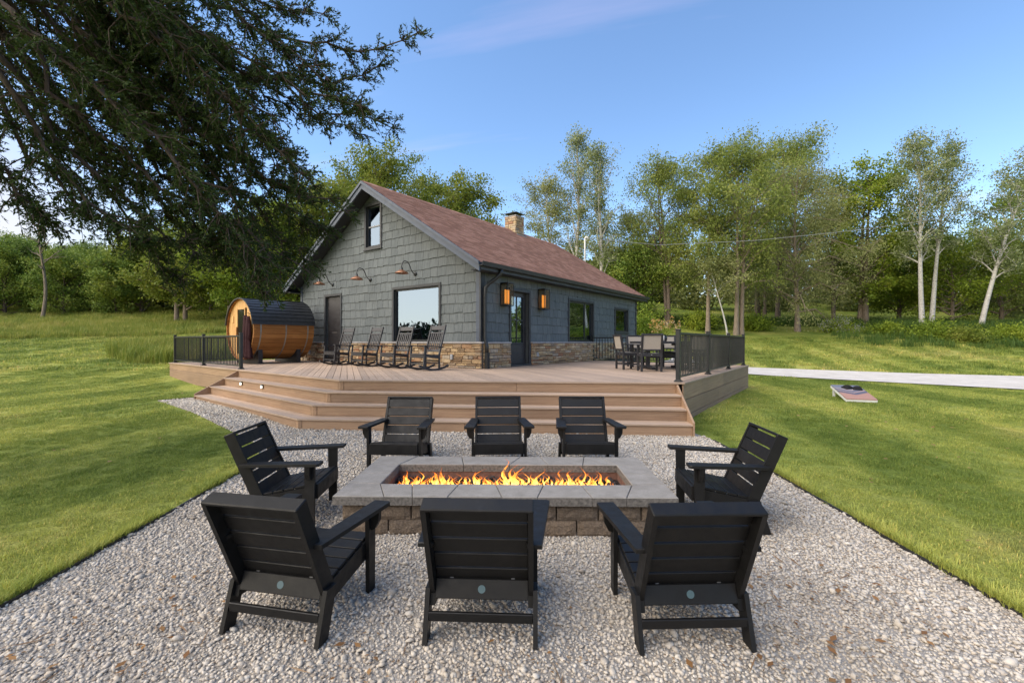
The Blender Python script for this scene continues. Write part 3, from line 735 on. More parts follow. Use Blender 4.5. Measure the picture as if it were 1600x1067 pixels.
    # sloped end boards
    for p, e, nn, s in ((DC - E1 * STL, E1, N1, 1), (DC + E2 * STR, E2, N2, -1)):
        prof = [(-.02, ZD - .035), (.02, ZD - .035), (.985, RI + .03), (.985, -.12), (-.02, -.12)]
        m = MB(); V = []
        for w_ in (0, .03 * s):
            for q, z in prof: v = p + nn * q + e * w_; V.append((v[0] - ox, v[1] - oy, z))
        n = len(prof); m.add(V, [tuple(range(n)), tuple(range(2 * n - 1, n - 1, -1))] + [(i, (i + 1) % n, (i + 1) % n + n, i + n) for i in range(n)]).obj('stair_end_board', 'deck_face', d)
    # small step lights on the riser below the deck level, left flight
    for tt, lab in ((3.95, 'small glowing square step light on the riser, nearer the railing'), (2.75, 'small glowing square step light on the riser, nearer the stair corner')):
        p = DC - E1 * tt + N1 * (TR + .002); z = RI * 2 + .12
        e = empty('step_light', (float(p[0]), float(p[1]), z), math.atan2(E1[1], E1[0]), lab, 'step light', 'step lights on the stair risers')
        MB().box((0, -.012, 0), (.11, .03, .085), .004).obj('housing', 'black_metal', e)
        MB().box((0, -.029, -.012), (.075, .008, .05), .002).obj('diffuser', 'step_glow', e)
build_deck()

# ------------------------------------------------------------------ railings
def railing(label, runs, hgt=.95):
    """runs: list of (start, end, number of sections)"""
    p0 = runs[0][0]; t = empty('deck_railing', (p0[0], p0[1], ZD), 0, label, 'railing', 'black metal railings on the deck')
    post_me = bal_me = None; done = []
    pm = MB(); pm.box((0, 0, hgt / 2), (.076, .076, hgt), .006).box((0, 0, hgt + .008), (.092, .092, .022), .006); pm = pm.obj('post', 'black_metal', t)
    first = True
    bm_ = MB(); bm_.box((0, 0, .475), (.019, .019, .80)); bm_ = bm_.obj('baluster', 'black_metal', t); bfirst = True
    fm = MB(); fm.box((0, 0, .012), (.13, .13, .022), .004).box((0, 0, .03), (.10, .10, .02), .004); fm = fm.obj('post_base', 'black_metal', t); ffirst = True
    for a, b, n in runs:
        a = Vector(a); b = Vector(b); e = (b - a).normalized(); ang = math.atan2(e.y, e.x); L = (b - a).length / n
        for i in range(n + 1):
            q = a + e * L * i
            if any((q - x).length < .05 for x in done): continue
            done.append(q)
            o = pm if first else link(pm.copy(), t); first = False; o.location = (q.x - p0[0], q.y - p0[1], 0); o.rotation_euler = (0, 0, ang)
            o = fm if ffirst else link(fm.copy(), t); ffirst = False; o.location = (q.x - p0[0], q.y - p0[1], 0); o.rotation_euler = (0, 0, ang)
        for i in range(n):
            s = a + e * (L * i + .038); f = a + e * (L * (i + 1) - .038)
            for z, hh, ww in ((.09, .032, .04), (.885, .045, .048)):
                m = MB(); m.bar((s.x - p0[0], s.y - p0[1], z), (f.x - p0[0], f.y - p0[1], z), ww, hh, ch=.004); m.obj('bottom_rail' if z < .5 else 'top_rail', 'black_metal', t)
            nb = int((f - s).length / .115)
            for j in range(1, nb):
                q = s + (f - s) * (j / nb)
                o = bm_ if bfirst else link(bm_.copy(), t); bfirst = False; o.location = (q.x - p0[0], q.y - p0[1], 0); o.rotation_euler = (0, 0, ang)
    return t
def v2(p): return (float(p[0]), float(p[1]))
lr0 = DL + E1 * .16 - N1 * .12; lr1 = DC - E1 * (STL + .12) - N1 * .12
back = (DBL - DL) / np.linalg.norm(DBL - DL)
railing('L-shaped black railing at the deck end in front of the barrel sauna', [(v2(lr1), v2(lr0), 2), (v2(lr0), v2(lr0 + back * 4.2), 2)])
rr0 = DR - N3 * .12 + E3 * .10; rr1 = DRR - N3 * .12 - E3 * .15
railing('long black railing along the deck edge beside the dining table', [(v2(rr0), v2(rr1), 3)])
railing('black railing across the deck between house wall and its far corner', [(v2(np.array(hw(.06, 6.62))), v2(rr1), 3)])

# ------------------------------------------------------------------ house
HWD, HLN = 9.25, 11.2; OV = .35; ROV = .5
PITCH = .623; RIDGE_X = -HWD / 2; ZR0 = 3.82            # roof top surface height above x = 0
def roof_z(x): return ZR0 + PITCH * min(-x, x + HWD)
house = empty('house', (float(HC[0]), float(HC[1]), 0), -TH, 'grey shingled cottage with brown roof and stone base', 'house')
def build_house():
    H = house
    # openings: (lo, hi, zlo, zhi) measured above the deck
    G = [('window', -3.62, -1.60, .75, 2.38), ('door', -7.50, -6.57, 0.0, 2.38), ('window', -5.06, -4.32, 3.90, 5.26)]
    S = [('door', 1.33, 2.27, 0.05, 2.24), ('window', 4.82, 6.70, .76, 2.20), ('window', 8.82, 10.15, 1.18, 2.12)]
    CAPZ = .70
    def sheet(name, outer, holes, to3, thick_dir, mat):
        bm = bmesh.new(); ed = []
        for loop in [outer] + holes:
            vs = [bm.verts.new(to3(*p)) for p in loop]
            for i in range(len(vs)): ed.append(bm.edges.new((vs[i], vs[(i + 1) % len(vs)])))
        bmesh.ops.triangle_fill(bm, edges=ed, use_beauty=True)
        geo = bmesh.ops.extrude_face_region(bm, geom=bm.faces[:])
        for v in [g for g in geo['geom'] if isinstance(g, bmesh.types.BMVert)]: v.co += Vector(thick_dir)
        bmesh.ops.recalc_face_normals(bm, faces=bm.faces)
        me = bpy.data.meshes.new(name); bm.to_mesh(me); bm.free(); me.materials.append(MATS[mat])
        return link(bpy.data.objects.new(name, me), H)
    rect = lambda a, b, c, d: [(a, c + ZD), (b, c + ZD), (b, d + ZD), (a, d + ZD)]
    zt = ZR0 - .17
    gw = sheet('gable_wall', [(0, .2), (0, zt), (RIDGE_X, zt + PITCH * HWD / 2), (-HWD, zt), (-HWD, .2)], [rect(a, b, c, d) for _, a, b, c, d in G], lambda x, z: (x, 0, z), (0, .16, 0), 'wall_core')
    sw = sheet('side_wall', [(.17, .2), (HLN, .2), (HLN, zt), (.17, zt)], [rect(a, b, c, d) for _, a, b, c, d in S], lambda y, z: (0, y, z), (-.16, 0, 0), 'wall_core')
    MB().prism([(0, .2), (0, zt), (RIDGE_X, zt + PITCH * HWD / 2), (-HWD, zt), (-HWD, .2)], HLN - .16, HLN + .002, 'xzy').obj('rear_wall', 'wall_core', H)
    MB().box((-HWD + .08, HLN / 2, (zt + .2) / 2), (.16, HLN - .34, zt - .2)).obj('far_side_wall', 'wall_core', H)
    # ---- wall shingles
    pieces = []          # (distance, builder args)
    def shingle_poly(poly, wall):
        zmin = min(p[1] for p in poly)
        V = []
        zmax = max(p[1] for p in poly); hh = max(zmax - zmin, .02)
        for (s, z) in poly:
            th = .024 - .019 * (z - zmin) / hh
            V.append((s, -th, z) if wall == 'g' else (th, s, z))
        for (s, z) in poly: V.append((s, .001, z) if wall == 'g' else (-.001, s, z))
        n = len(poly); F = [tuple(range(n)), tuple(range(2 * n - 1, n - 1, -1))] + [(i, i + n, (i + 1) % n + n, (i + 1) % n) for i in range(n)]
        return V, F
    def subtract(r, hole):
        a, b, c, d = r; ha, hb, hc, hd_ = hole
        if b <= ha or a >= hb or d <= hc or c >= hd_: return [r]
        out = []
        if a < ha: out.append((a, ha, c, d))
        if b > hb: out.append((hb, b, c, d))
        a2, b2 = max(a, ha), min(b, hb)
        if d > hd_: out.append((a2, b2, hd_, d))
        if c < hc: out.append((a2, b2, c, hc))
        return out
    rr = random.Random(5)
    for wall, lo, hi, holes, top in (('g', -HWD + .12, -.12, G, 6.0), ('s', .13, HLN - .12, S, 2.84)):
        hs = [(a - .07, b + .07, c - .07, d + .07) for _, a, b, c, d in holes]
        z = CAPZ + .02; row = 0
        while z < top:
            x = lo - rr.uniform(0, .3)
            while x < hi:
                wd = rr.uniform(.24, .40); x2 = x + wd
                drop = rr.uniform(-.015, .013); tilt = rr.uniform(-.010, .010)
                a, b = max(x + .004, lo), min(x2 - .004, hi)
                if b - a > .03:
                    rs = [(a, b, z, z + .2745)]
                    for h in hs: rs = [q for r_ in rs for q in subtract(r_, h)]
                    for (p, q, c, d) in rs:
                        if d - c < .02 or q - p < .02: continue
                        dz = drop if abs(c - z) < 1e-6 and row else 0
                        tl = tilt if abs(c - z) < 1e-6 and row else 0
                        m1 = (p + q) / 2
                        poly = [(p, c + dz - tl), (m1, c + dz + tl * .6 + .006), (q, c + dz + tl), (q, d), (p, d)]
                        poly = [(s_, zz_ + ZD) for s_, zz_ in poly]
                        if wall == 'g':
                            off = zt - .01
                            poly = clip(poly, PITCH, 1, off); poly = clip(poly, -PITCH, 1, off + PITCH * HWD)
                        else: poly = clip(poly, 0, 1, zt - .02)
                        if len(poly) >= 3 and abs(area(poly)) > .002:
                            w0 = hw(m1, 0) if wall == 'g' else hw(0, m1)
                            pieces.append((abs(area(poly)) / (w0[0] ** 2 + w0[1] ** 2) * (.78 if wall == 'g' else .6), wall, poly))
                x = x2
            z += .275; row += 1
    pieces.sort(key=lambda p: -p[0])
    rest = {'g': MB(), 's': MB()}
    for i, (_, wall, poly) in enumerate(pieces):
        V, F = shingle_poly(poly, wall)
        if i < 300:
            o = MB().add(V, F).obj('shingle', 'shingle_paint', gw if wall == 'g' else sw)
        else: rest[wall].add(V, F)
    for wl in 'gs':
        o = rest[wl].obj('shingles', 'shingle_paint', gw if wl == 'g' else sw); o['kind'] = 'stuff'
    # ---- corner boards, stone base, ledge cap
    MB().box((.008, -.035 + .07, ZD + CAPZ + (zt - ZD - CAPZ) / 2), (.055, .19, zt - ZD - CAPZ), .004).obj('corner_board', 'dark_trim', H)
    MB().box((-.09, -.012, ZD + CAPZ + (zt - ZD - CAPZ) / 2), (.135, .05, zt - ZD - CAPZ), .004).obj('corner_board', 'rake_paint', H)
    MB().box((-HWD + .06, -.012, ZD + CAPZ + (zt - ZD - CAPZ) / 2), (.13, .05, zt - ZD - CAPZ), .004).obj('corner_board', 'rake_paint', H)
    MB().box((.012, HLN - .06, ZD + CAPZ + (zt - ZD - CAPZ) / 2), (.05, .13, zt - ZD - CAPZ), .004).obj('corner_board', 'dark_trim', H)
    sb = empty('stone_base', parent=H)
    PRO = .07
    def segs(lo, hi, doors): 
        out = []; x = lo
        for a, b in sorted(doors): out.append((x, a)); x = b
        return out + [(x, hi)]
    gs = segs(-HWD, .0 + PRO, [(-7.58, -6.49)]); ssg = segs(.0, HLN, [(1.25, 2.35)])
    for a, b in gs: MB().box(((a + b) / 2, -PRO / 2 + .02, ZD + CAPZ / 2 - .02), (b - a, PRO - .012, CAPZ), 0).obj('mortar_backing', 'mortar', sb)
    for a, b in ssg: MB().box((PRO / 2 - .02, (a + b) / 2, ZD + CAPZ / 2 - .022), (PRO - .012, b - a, CAPZ - .004), 0).obj('mortar_backing', 'mortar', sb)
    for a, b in gs: MB().box(((a + b) / 2 + (.02 if b > 0 else 0), -PRO / 2 - .012, ZD + CAPZ + .005), (b - a + (.03 if b < 0 else .05), PRO + .07, .05), .008).obj('ledge_cap', 'cap_stone', sb)
    for a, b in ssg: MB().box((PRO / 2 + .014, (a + b) / 2 + (.035 if a < .1 else 0), ZD + CAPZ + .0035), (PRO + .066, b - a + (-.07 if a < .1 else .02), .047), .008).obj('ledge_cap', 'cap_stone', sb)
    stones = []
    for wall, sg in (('g', gs), ('s', ssg)):
        for lo, hi in sg:
            z = .0
            while z < CAPZ - .03:
                h = min(rr.choice((.062, .075, .09, .105, .12)), CAPZ - .02 - z)
                if CAPZ - .02 - z - h < .05: h = CAPZ - .02 - z
                x = lo + (.0 if wall == 'g' else .01)
                while x < hi - .01:
                    wd = min(rr.uniform(.12, .42), hi - x)
                    if hi - x - wd < .09: wd = hi - x
                    split = h > .1 and rr.random() < .35
                    for zz0, hh in ((z, h * .48), (z + h * .5, h * .5)) if split else ((z, h),):
                        w0 = hw(x, 0) if wall == 'g' else hw(0, x)
                        stones.append((wd * hh / (w0[0] ** 2 + w0[1] ** 2) * (.78 if wall == 'g' else .62), wall, x, wd, zz0, hh, rr.uniform(.0, .028), rr.uniform(-.03, .03)))
                    x += wd
                z += h
    stones.sort(key=lambda s: -s[0]); left = MB()
    for i, (_, wall, x, wd, z, h, pr, tl) in enumerate(stones):
        V, F = cbox((wd - .008, .09 + pr, h - .008), .012)
        V = [(a + rr.uniform(-.004, .004), b, c + rr.uniform(-.004, .004)) for a, b, c in V]
        M = Matrix.Translation((x + wd / 2, -PRO + .035 - pr / 2, ZD + z + h / 2) if wall == 'g' else (PRO - .035 + pr / 2, x + wd / 2, ZD + z + h / 2)) @ Matrix.Rotation(R(0 if wall == 'g' else 90), 4, 'Z') @ Matrix.Rotation(tl, 4, 'Y') @ Matrix.Rotation(tl * .8, 4, 'Z')
        if i < 300: MB().add(V, F, M).obj('stone', 'veneer', sb)
        else: left.add(V, F, M)
    left.obj('stones', 'veneer', sb)['kind'] = 'stuff'
    # ---- roof
    rf = empty('roof', parent=H)
    y0, y1 = -ROV, HLN + .5; xe = OV; T = .15
    for sx in (1, -1):
        f = lambda x: x if sx == 1 else -HWD - x
        poly = [(f(xe), roof_z(0) - PITCH * xe), (f(RIDGE_X), roof_z(RIDGE_X)), (f(RIDGE_X), roof_z(RIDGE_X) - T), (f(xe), roof_z(0) - PITCH * xe - T)]
        MB().prism(poly, y0 + .03, y1 - .03, 'xzy').obj('roof_deck', 'soffit', rf)
        # courses of individual tabs, each lapping the one below
        sl = math.hypot(1, PITCH); Ln = (xe - RIDGE_X) * sl; nc = int(Ln / .145); m = []; q = random.Random(9 + sx)
        for c in range(nc):
            d0 = c * .145; d1 = d0 + .150 + .02
            xa, xb = xe + .03 - d0 / sl, max(xe + .03 - min(d1, Ln) / sl, RIDGE_X)
            za = roof_z(0) - PITCH * xa; zb = roof_z(0) - PITCH * xb
            y = y0 - q.uniform(0, .3)
            while y < y1:
                wd = q.choice((.16, .22, .30, .30)); ya, yb = max(y, y0), min(y + wd, y1); lift = .014 + q.uniform(0, .008)
                if yb - ya > .01: m.append((f(xa), ya, za + lift, f(xb), yb, zb + .003))
                y += wd + .002
        A = np.array(m); n = len(A); V = np.zeros((n, 6, 3))
        for k, (xi, yi, zi, dz) in enumerate(((0, 1, 2, 0), (0, 4, 2, 0), (3, 4, 5, 0), (3, 1, 5, 0), (0, 1, 2, -.024), (0, 4, 2, -.024))):
            V[:, k, 0] = A[:, xi]; V[:, k, 1] = A[:, yi]; V[:, k, 2] = A[:, zi] + dz
        I = np.arange(n)[:, None] * 6
        F = np.concatenate([I + np.array([[0, 1, 2, 3]]), I + np.array([[4, 5, 1, 0]])])
        if sx == -1: F = F[:, ::-1]
        o = mesh_np('roof_shingles', V.reshape(-1, 3), F, 'roof_shingle', rf); o['kind'] = 'stuff'
        # rake boards on the gable, upper narrow moulding and lower board
        zr_, ze_ = roof_z(RIDGE_X), roof_z(0) - PITCH * xe
        MB().prism([(f(xe + .02), ze_ - .02), (f(RIDGE_X), zr_ - .008), (f(RIDGE_X), zr_ - .25), (f(xe + .02), ze_ - .26)], y0 - .02, y0 + .028, 'xzy').obj('rake_board', 'rake_paint', rf)
        MB().prism([(f(xe + .03), ze_ - .005), (f(RIDGE_X), zr_ + .010), (f(RIDGE_X), zr_ - .085), (f(xe + .03), ze_ - .09)], y0 - .055, y0 - .022, 'xzy').obj('rake_moulding', 'rake_paint', rf)
        MB().prism([(f(xe + .02), ze_ - .02), (f(RIDGE_X), zr_ - .008), (f(RIDGE_X), zr_ - .25), (f(xe + .02), ze_ - .26)], y1 - .028, y1 + .01, 'xzy').obj('rake_board', 'dark_trim', rf)
        # boxed soffit and fascia along the eave
        zs = zt - .02
        a_, b_ = sorted((f(xe), f(.0)))
        MB().box(((a_ + b_) / 2, (y0 + y1) / 2, ze_ - .19), (b_ - a_ - .03, y1 - y0 - .12, .03)).obj('soffit_board', 'soffit', rf)
        MB().box((f(xe) + (.0), (y0 + y1) / 2, ze_ - .105), (.03, y1 - y0 - .10, .20)).obj('fascia', 'dark_trim', rf)
        # gutter: half open trough
        pr = [(0, 0), (.012, -.085), (.05, -.105), (.105, -.10), (.125, -.0), (.135, 0.0), (.135, -.012), (.118, -.09), (.05, -.115), (.0, -.098)]
        pr = [(0, 0), (0, -.10), (.05, -.112), (.105, -.105), (.135, -.0), (.125, 0), (.10, -.092), (.05, -.098), (.012, -.088), (.012, 0)]
        poly = [((f(xe) + sx * (.016 + p)), ze_ - .01 + z) for p, z in pr]
        MB().prism(poly, y0 - .02, y1 - .02, 'xzy').obj('gutter', 'dark_trim', rf)
    mr = MB()
    zr_ = roof_z(RIDGE_X)
    y = y0
    while y < y1 - .05:
        for s in (1, -1):
            a = (RIDGE_X, zr_ + .028); b = (RIDGE_X + s * .15, zr_ + .020 - .15 * PITCH)
            mr.prism([a, b, (b[0], b[1] - .012), (a[0], a[1] - .012)], y, min(y + .28, y1), 'xzy')
        y += .285
    mr.obj('ridge_caps', 'roof_shingle', rf)['kind'] = 'stuff'
    # downspout at the near corner
    ze_ = roof_z(0) - PITCH * xe
    def pipe(pts, r=.05): m = MB(); m.tube(pts, r, 10); return m.obj('downspout', 'black_metal', H, True)
    pipe([(.36 + .06, .36, ze_ - .10), (.41, .35, ze_ - .22), (.33, .28, ze_ - .34), (.16, .12, ze_ - .52), (.11, .06, ze_ - .62), (.10, .05, ze_ - .85), (.10, .05, ZD + .86), (.13, .05, ZD + .72), (.165, .05, ZD + .60), (.165, .05, ZD + .40)])
    MB().box((.175, .05, ZD + .22), (.10, .11, .44), .01).obj('downspout_boot', 'black_metal', H)
    # chimney with stones and metal cap
    ch = empty('chimney', (RIDGE_X, 7.85, 0), parent=H); cw = .62; zb = zr_ - .45; zt2 = zr_ + .62
    MB().box((0, 0, (zb + zt2) / 2), (cw - .06, cw - .06, zt2 - zb)).obj('flue_core', 'mortar', ch)
    z = zr_ - .40
    while z < zt2 - .02:
        h = min(rr.uniform(.075, .13), zt2 - z)
        for k in range(4):
            x = -cw / 2
            while x < cw / 2 - .01:
                wd = min(rr.uniform(.14, .3), cw / 2 - x)
                if cw / 2 - x - wd < .08: wd = cw / 2 - x
                V, F = cbox((wd - .006, .07, h - .008), .010)
                MB().add(V, F, Matrix.Rotation(k * math.pi / 2, 4, 'Z') @ Matrix.Translation((x + wd / 2, -cw / 2 + .02 - rr.uniform(0, .02), z + h / 2))).obj('stone', 'veneer', ch)
                x += wd
        z += h
    MB().box((0, 0, zt2 + .02), (cw + .06, cw + .06, .05), .008).obj('crown_slab', 'cap_stone', ch)
    m = MB()
    for i in (-1, 1):
        for j in (-1, 1): m.box((i * .2, j * .2, zt2 + .10), (.02, .02, .14))
    m.obj('cap_legs', 'black_metal', ch)
    m = MB(); m.add([(-.36, -.36, zt2 + .165), (.36, -.36, zt2 + .165), (.36, .36, zt2 + .165), (-.36, .36, zt2 + .165), (-.36, -.36, zt2 + .18), (.36, -.36, zt2 + .18), (.36, .36, zt2 + .18), (-.36, .36, zt2 + .18), (0, 0, zt2 + .30)],
          [(3, 2, 1, 0), (0, 1, 5, 4), (1, 2, 6, 5), (2, 3, 7, 6), (3, 0, 4, 7), (4, 5, 8), (5, 6, 8), (6, 7, 8), (7, 4, 8)]).obj('rain_cap', 'black_metal', ch)
    MB().box((0.18, -.02, zr_ - .30), (.60, .80, .10), .01).obj('flashing', 'galv', ch)
    # ---- windows and doors
    def frame4(name, parent, wall, a, b, c, d, wd, dep, y, mat):
        """four mitre-less boards round a rectangle; y = how far the outer face stands out"""
        for (p, q, r_, s_) in ((a - wd, b + wd, d, d + wd), (a - wd, b + wd, c - wd, c), (a - wd, a, c, d), (b, b + wd, c, d)):
            cx, cz = (p + q) / 2, (r_ + s_) / 2 + ZD
            if wall == 'g': MB().box((cx, -y + dep / 2, cz), (q - p, dep, s_ - r_), .004).obj(name, mat, parent)
            else: MB().box((y - dep / 2, cx, cz), (dep, q - p, s_ - r_), .004).obj(name, mat, parent)
    def panel(name, parent, wall, a, b, c, d, y, th, mat, ch=0):
        cx, cz = (a + b) / 2, (c + d) / 2 + ZD
        if wall == 'g': return MB().box((cx, -y + th / 2, cz), (b - a, th, d - c), ch).obj(name, mat, parent)
        return MB().box((y - th / 2, cx, cz), (th, b - a, d - c), ch).obj(name, mat, parent)
    for wall, L in (('g', G), ('s', S)):
        for i, (kind, a, b, c, d) in enumerate(L):
            o = empty(kind, parent=H)
            frame4('casing', o, wall, a, b, c, d, .085, .06, .045, 'dark_trim')
            if kind == 'window':
                frame4('frame', o, wall, a + .045, b - .045, c + .045, d - .045, .05, .07, -.02, 'black_metal')
                panel('sill', o, wall, a - .12, b + .12, c - .115, c - .086, .075, .12, 'dark_trim', .004)
                if wall == 'g' and i == 2:         # double-hung
                    zm = (c + d) / 2; panel('meeting_rail', o, wall, a + .04, b - .04, zm - .02, zm + .02, -.035, .04, 'outlet')
                    panel('pane', o, wall, a + .04, b - .04, c + .04, d - .04, -.062, .006, 'glass')
                else:
                    panel('pane', o, wall, a + .04, b - .04, c + .04, d - .04, -.055, .006, 'glass')
                    if wall == 'g': panel('curtain', o, wall, a + .30, a + .50, c + .05, d - .05, -.22, .04, 'curtain')
                    elif i == 1: panel('curtain', o, wall, b - .42, b - .22, c + .05, d - .05, -.26, .04, 'curtain')
                    if wall == 's' and i == 1: panel('mullion', o, wall, b - .62, b - .57, c + .04, d - .04, -.03, .05, 'black_metal')
            elif wall == 'g':
                panel('door_leaf', o, wall, a + .03, b - .01, c, d - .02, -.05, .05, 'door_paint', .004)
                panel('kick_panel', o, wall, a + .10, b - .10, c + .1, c + 1.0, -.042, .012, 'door_paint', .004)
                panel('upper_panel', o, wall, a + .10, b - .10, c + 1.14, d - .14, -.042, .012, 'door_paint', .004)
                panel('handle', o, wall, a + .30, b - .30, c + 1.05, c + 1.075, -.030, .03, 'galv', .004)
            else:
                panel('threshold', o, wall, a - .06, b + .06, -.005, .05, .09, .30, 'concrete', .006)
                y = -.10
                for (p, q, r_, s_) in ((a, a + .13, c, d), (b - .13, b, c, d), (a + .13, b - .13, d - .15, d), (a + .13, b - .13, c, c + .60), (a + .13, b - .13, c + .60 + .0, c + .66)):
                    panel('stile', o, wall, p + .002, q - .002, r_ + .002, s_ - .002, y, .05, 'door_paint', .004)
                panel('lower_moulding', o, wall, a + .16, b - .16, c + .34, c + .36, y + .008, .02, 'dark_trim')
                panel('lower_moulding', o, wall, a + .16, b - .16, c + .62, c + .64, y + .008, .02, 'dark_trim')
                panel('pane', o, wall, a + .12, b - .12, c + .65, d - .14, y - .022, .006, 'glass')
                panel('muntin', o, wall, (a + b) / 2 - .014, (a + b) / 2 + .014, c + .66, d - .15, y - .002, .03, 'door_paint')
                zm = c + 1.34; panel('muntin', o, wall, a + .13, b - .13, zm - .014, zm + .014, y - .004, .03, 'door_paint')
                m = MB(); m.tube([(y + .0, b - .065, ZD + 1.02), (y + .06, b - .065, ZD + 1.02), (y + .065, b - .17, ZD + 1.02)], .012, 8); m.box((y + .004, b - .065, ZD + 1.08), (.012, .045, .2), .004); m.obj('handle', 'black_metal', o)
    # outlets on the stone base
    for p in ((-1.0, -.115, ZD + .30), (-8.45, -.115, ZD + .33)): MB().box(p, (.10, .05, .15), .01).obj('outlet_box', 'outlet', H)
    MB().box((.115, 2.62, ZD + .33), (.05, .09, .13), .01).obj('outlet_box', 'outlet', H)
build_house()

# ---- barn lamps on the gable and lanterns by the door
def barn_lamp(x, lab):
    p = hw(x, 0); t = empty('barn_lamp', (p[0], p[1], ZD + 2.80), -TH, lab, 'wall lamp', 'gooseneck lamps along the gable')
    m = MB(); m.lathe([(0, .035), (.05, .033), (.062, .02), (.065, 0), (0, 0)], 16, Matrix.Translation((0, -.018, 0)) @ Matrix.Rotation(R(90), 4, 'X')); m.obj('wall_plate', 'black_metal', t, True)
    m = MB(); pts = [(0, -.03, 0)]
    for a, b in ((-.12, .03), (-.20, .13), (-.25, .25), (-.33, .33), (-.43, .345), (-.51, .30), (-.545, .20), (-.55, .12)): pts.append((0, a, b))
    m.tube(pts, .014, 8); m.obj('gooseneck', 'black_metal', t, True)
    T = Matrix.Translation((0, -.55, 0))
    m = MB(); m.lathe([(.0, .13), (.035, .13), (.04, .075), (.06, .055)], 20, T); m.obj('socket_cup', 'black_metal', t, True)
    m = MB(); m.lathe([(.058, .060), (.10, .035), (.17, -.005), (.205, -.035), (.208, -.042), (.198, -.036), (.165, -.01), (.095, .025), (.05, .045)], 28, T); m.obj('shade', 'copper', t, True)
    m = MB(); m.lathe([(0, -.03), (.02, -.028), (.03, -.01), (.022, .03), (0, .04)], 12, T); m.obj('bulb', 'white_paint', t, True)
barn_lamp(-2.62, 'gooseneck barn lamp with rusty shade above the large gable window')
barn_lamp(-4.84, 'gooseneck barn lamp with rusty shade, middle one of the gable row')
barn_lamp(-7.05, 'gooseneck barn lamp with rusty shade above the plain gable door')
def lantern(y, lab):
    p = hw(.02, y); t = empty('wall_lantern', (p[0], p[1], ZD + 1.76), -TH, lab, 'lantern', 'lit box lanterns by the front door')
    W, Dp, Hh = .30, .27, .66; b = .016
    MB().box((.012, 0, Hh / 2), (.025, W - .04, Hh), .003).obj('back_plate', 'black_metal', t)
    for z, nm in ((0.012, 'base_plate'), (Hh - .012, 'top_plate')): MB().box((Dp / 2 + .01, 0, z), (Dp, W, .024), .003).obj(nm, 'black_metal', t)
    for i in (-1, 1):
        for xx in (.03, Dp): MB().box((xx, i * (W / 2 - b / 2), Hh / 2), (b, b, Hh - .05)).obj('corner_bar', 'black_metal', t)
    for q, sz in (((Dp - .002, 0, Hh / 2), (.004, W - .05, Hh - .06)), ((Dp / 2, W / 2 - .012, Hh / 2), (Dp - .06, .004, Hh - .06)), ((Dp / 2, -W / 2 + .012, Hh / 2), (Dp - .06, .004, Hh - .06))):
        MB().box(q, sz).obj('pane', 'lamp_glass', t)
    for yy in (-.085, 0, .085):
        m = MB(); m.tube([(Dp / 2, yy, .06), (Dp / 2, yy, .13), (Dp / 2, yy, .46)], [.008, .011, .011], 10); m.obj('lamp_tube', 'amber_tube', t, True)
lantern(.96, 'lit black box lantern between the downspout and front door')
lantern(2.92, 'lit black box lantern between front door and side window')
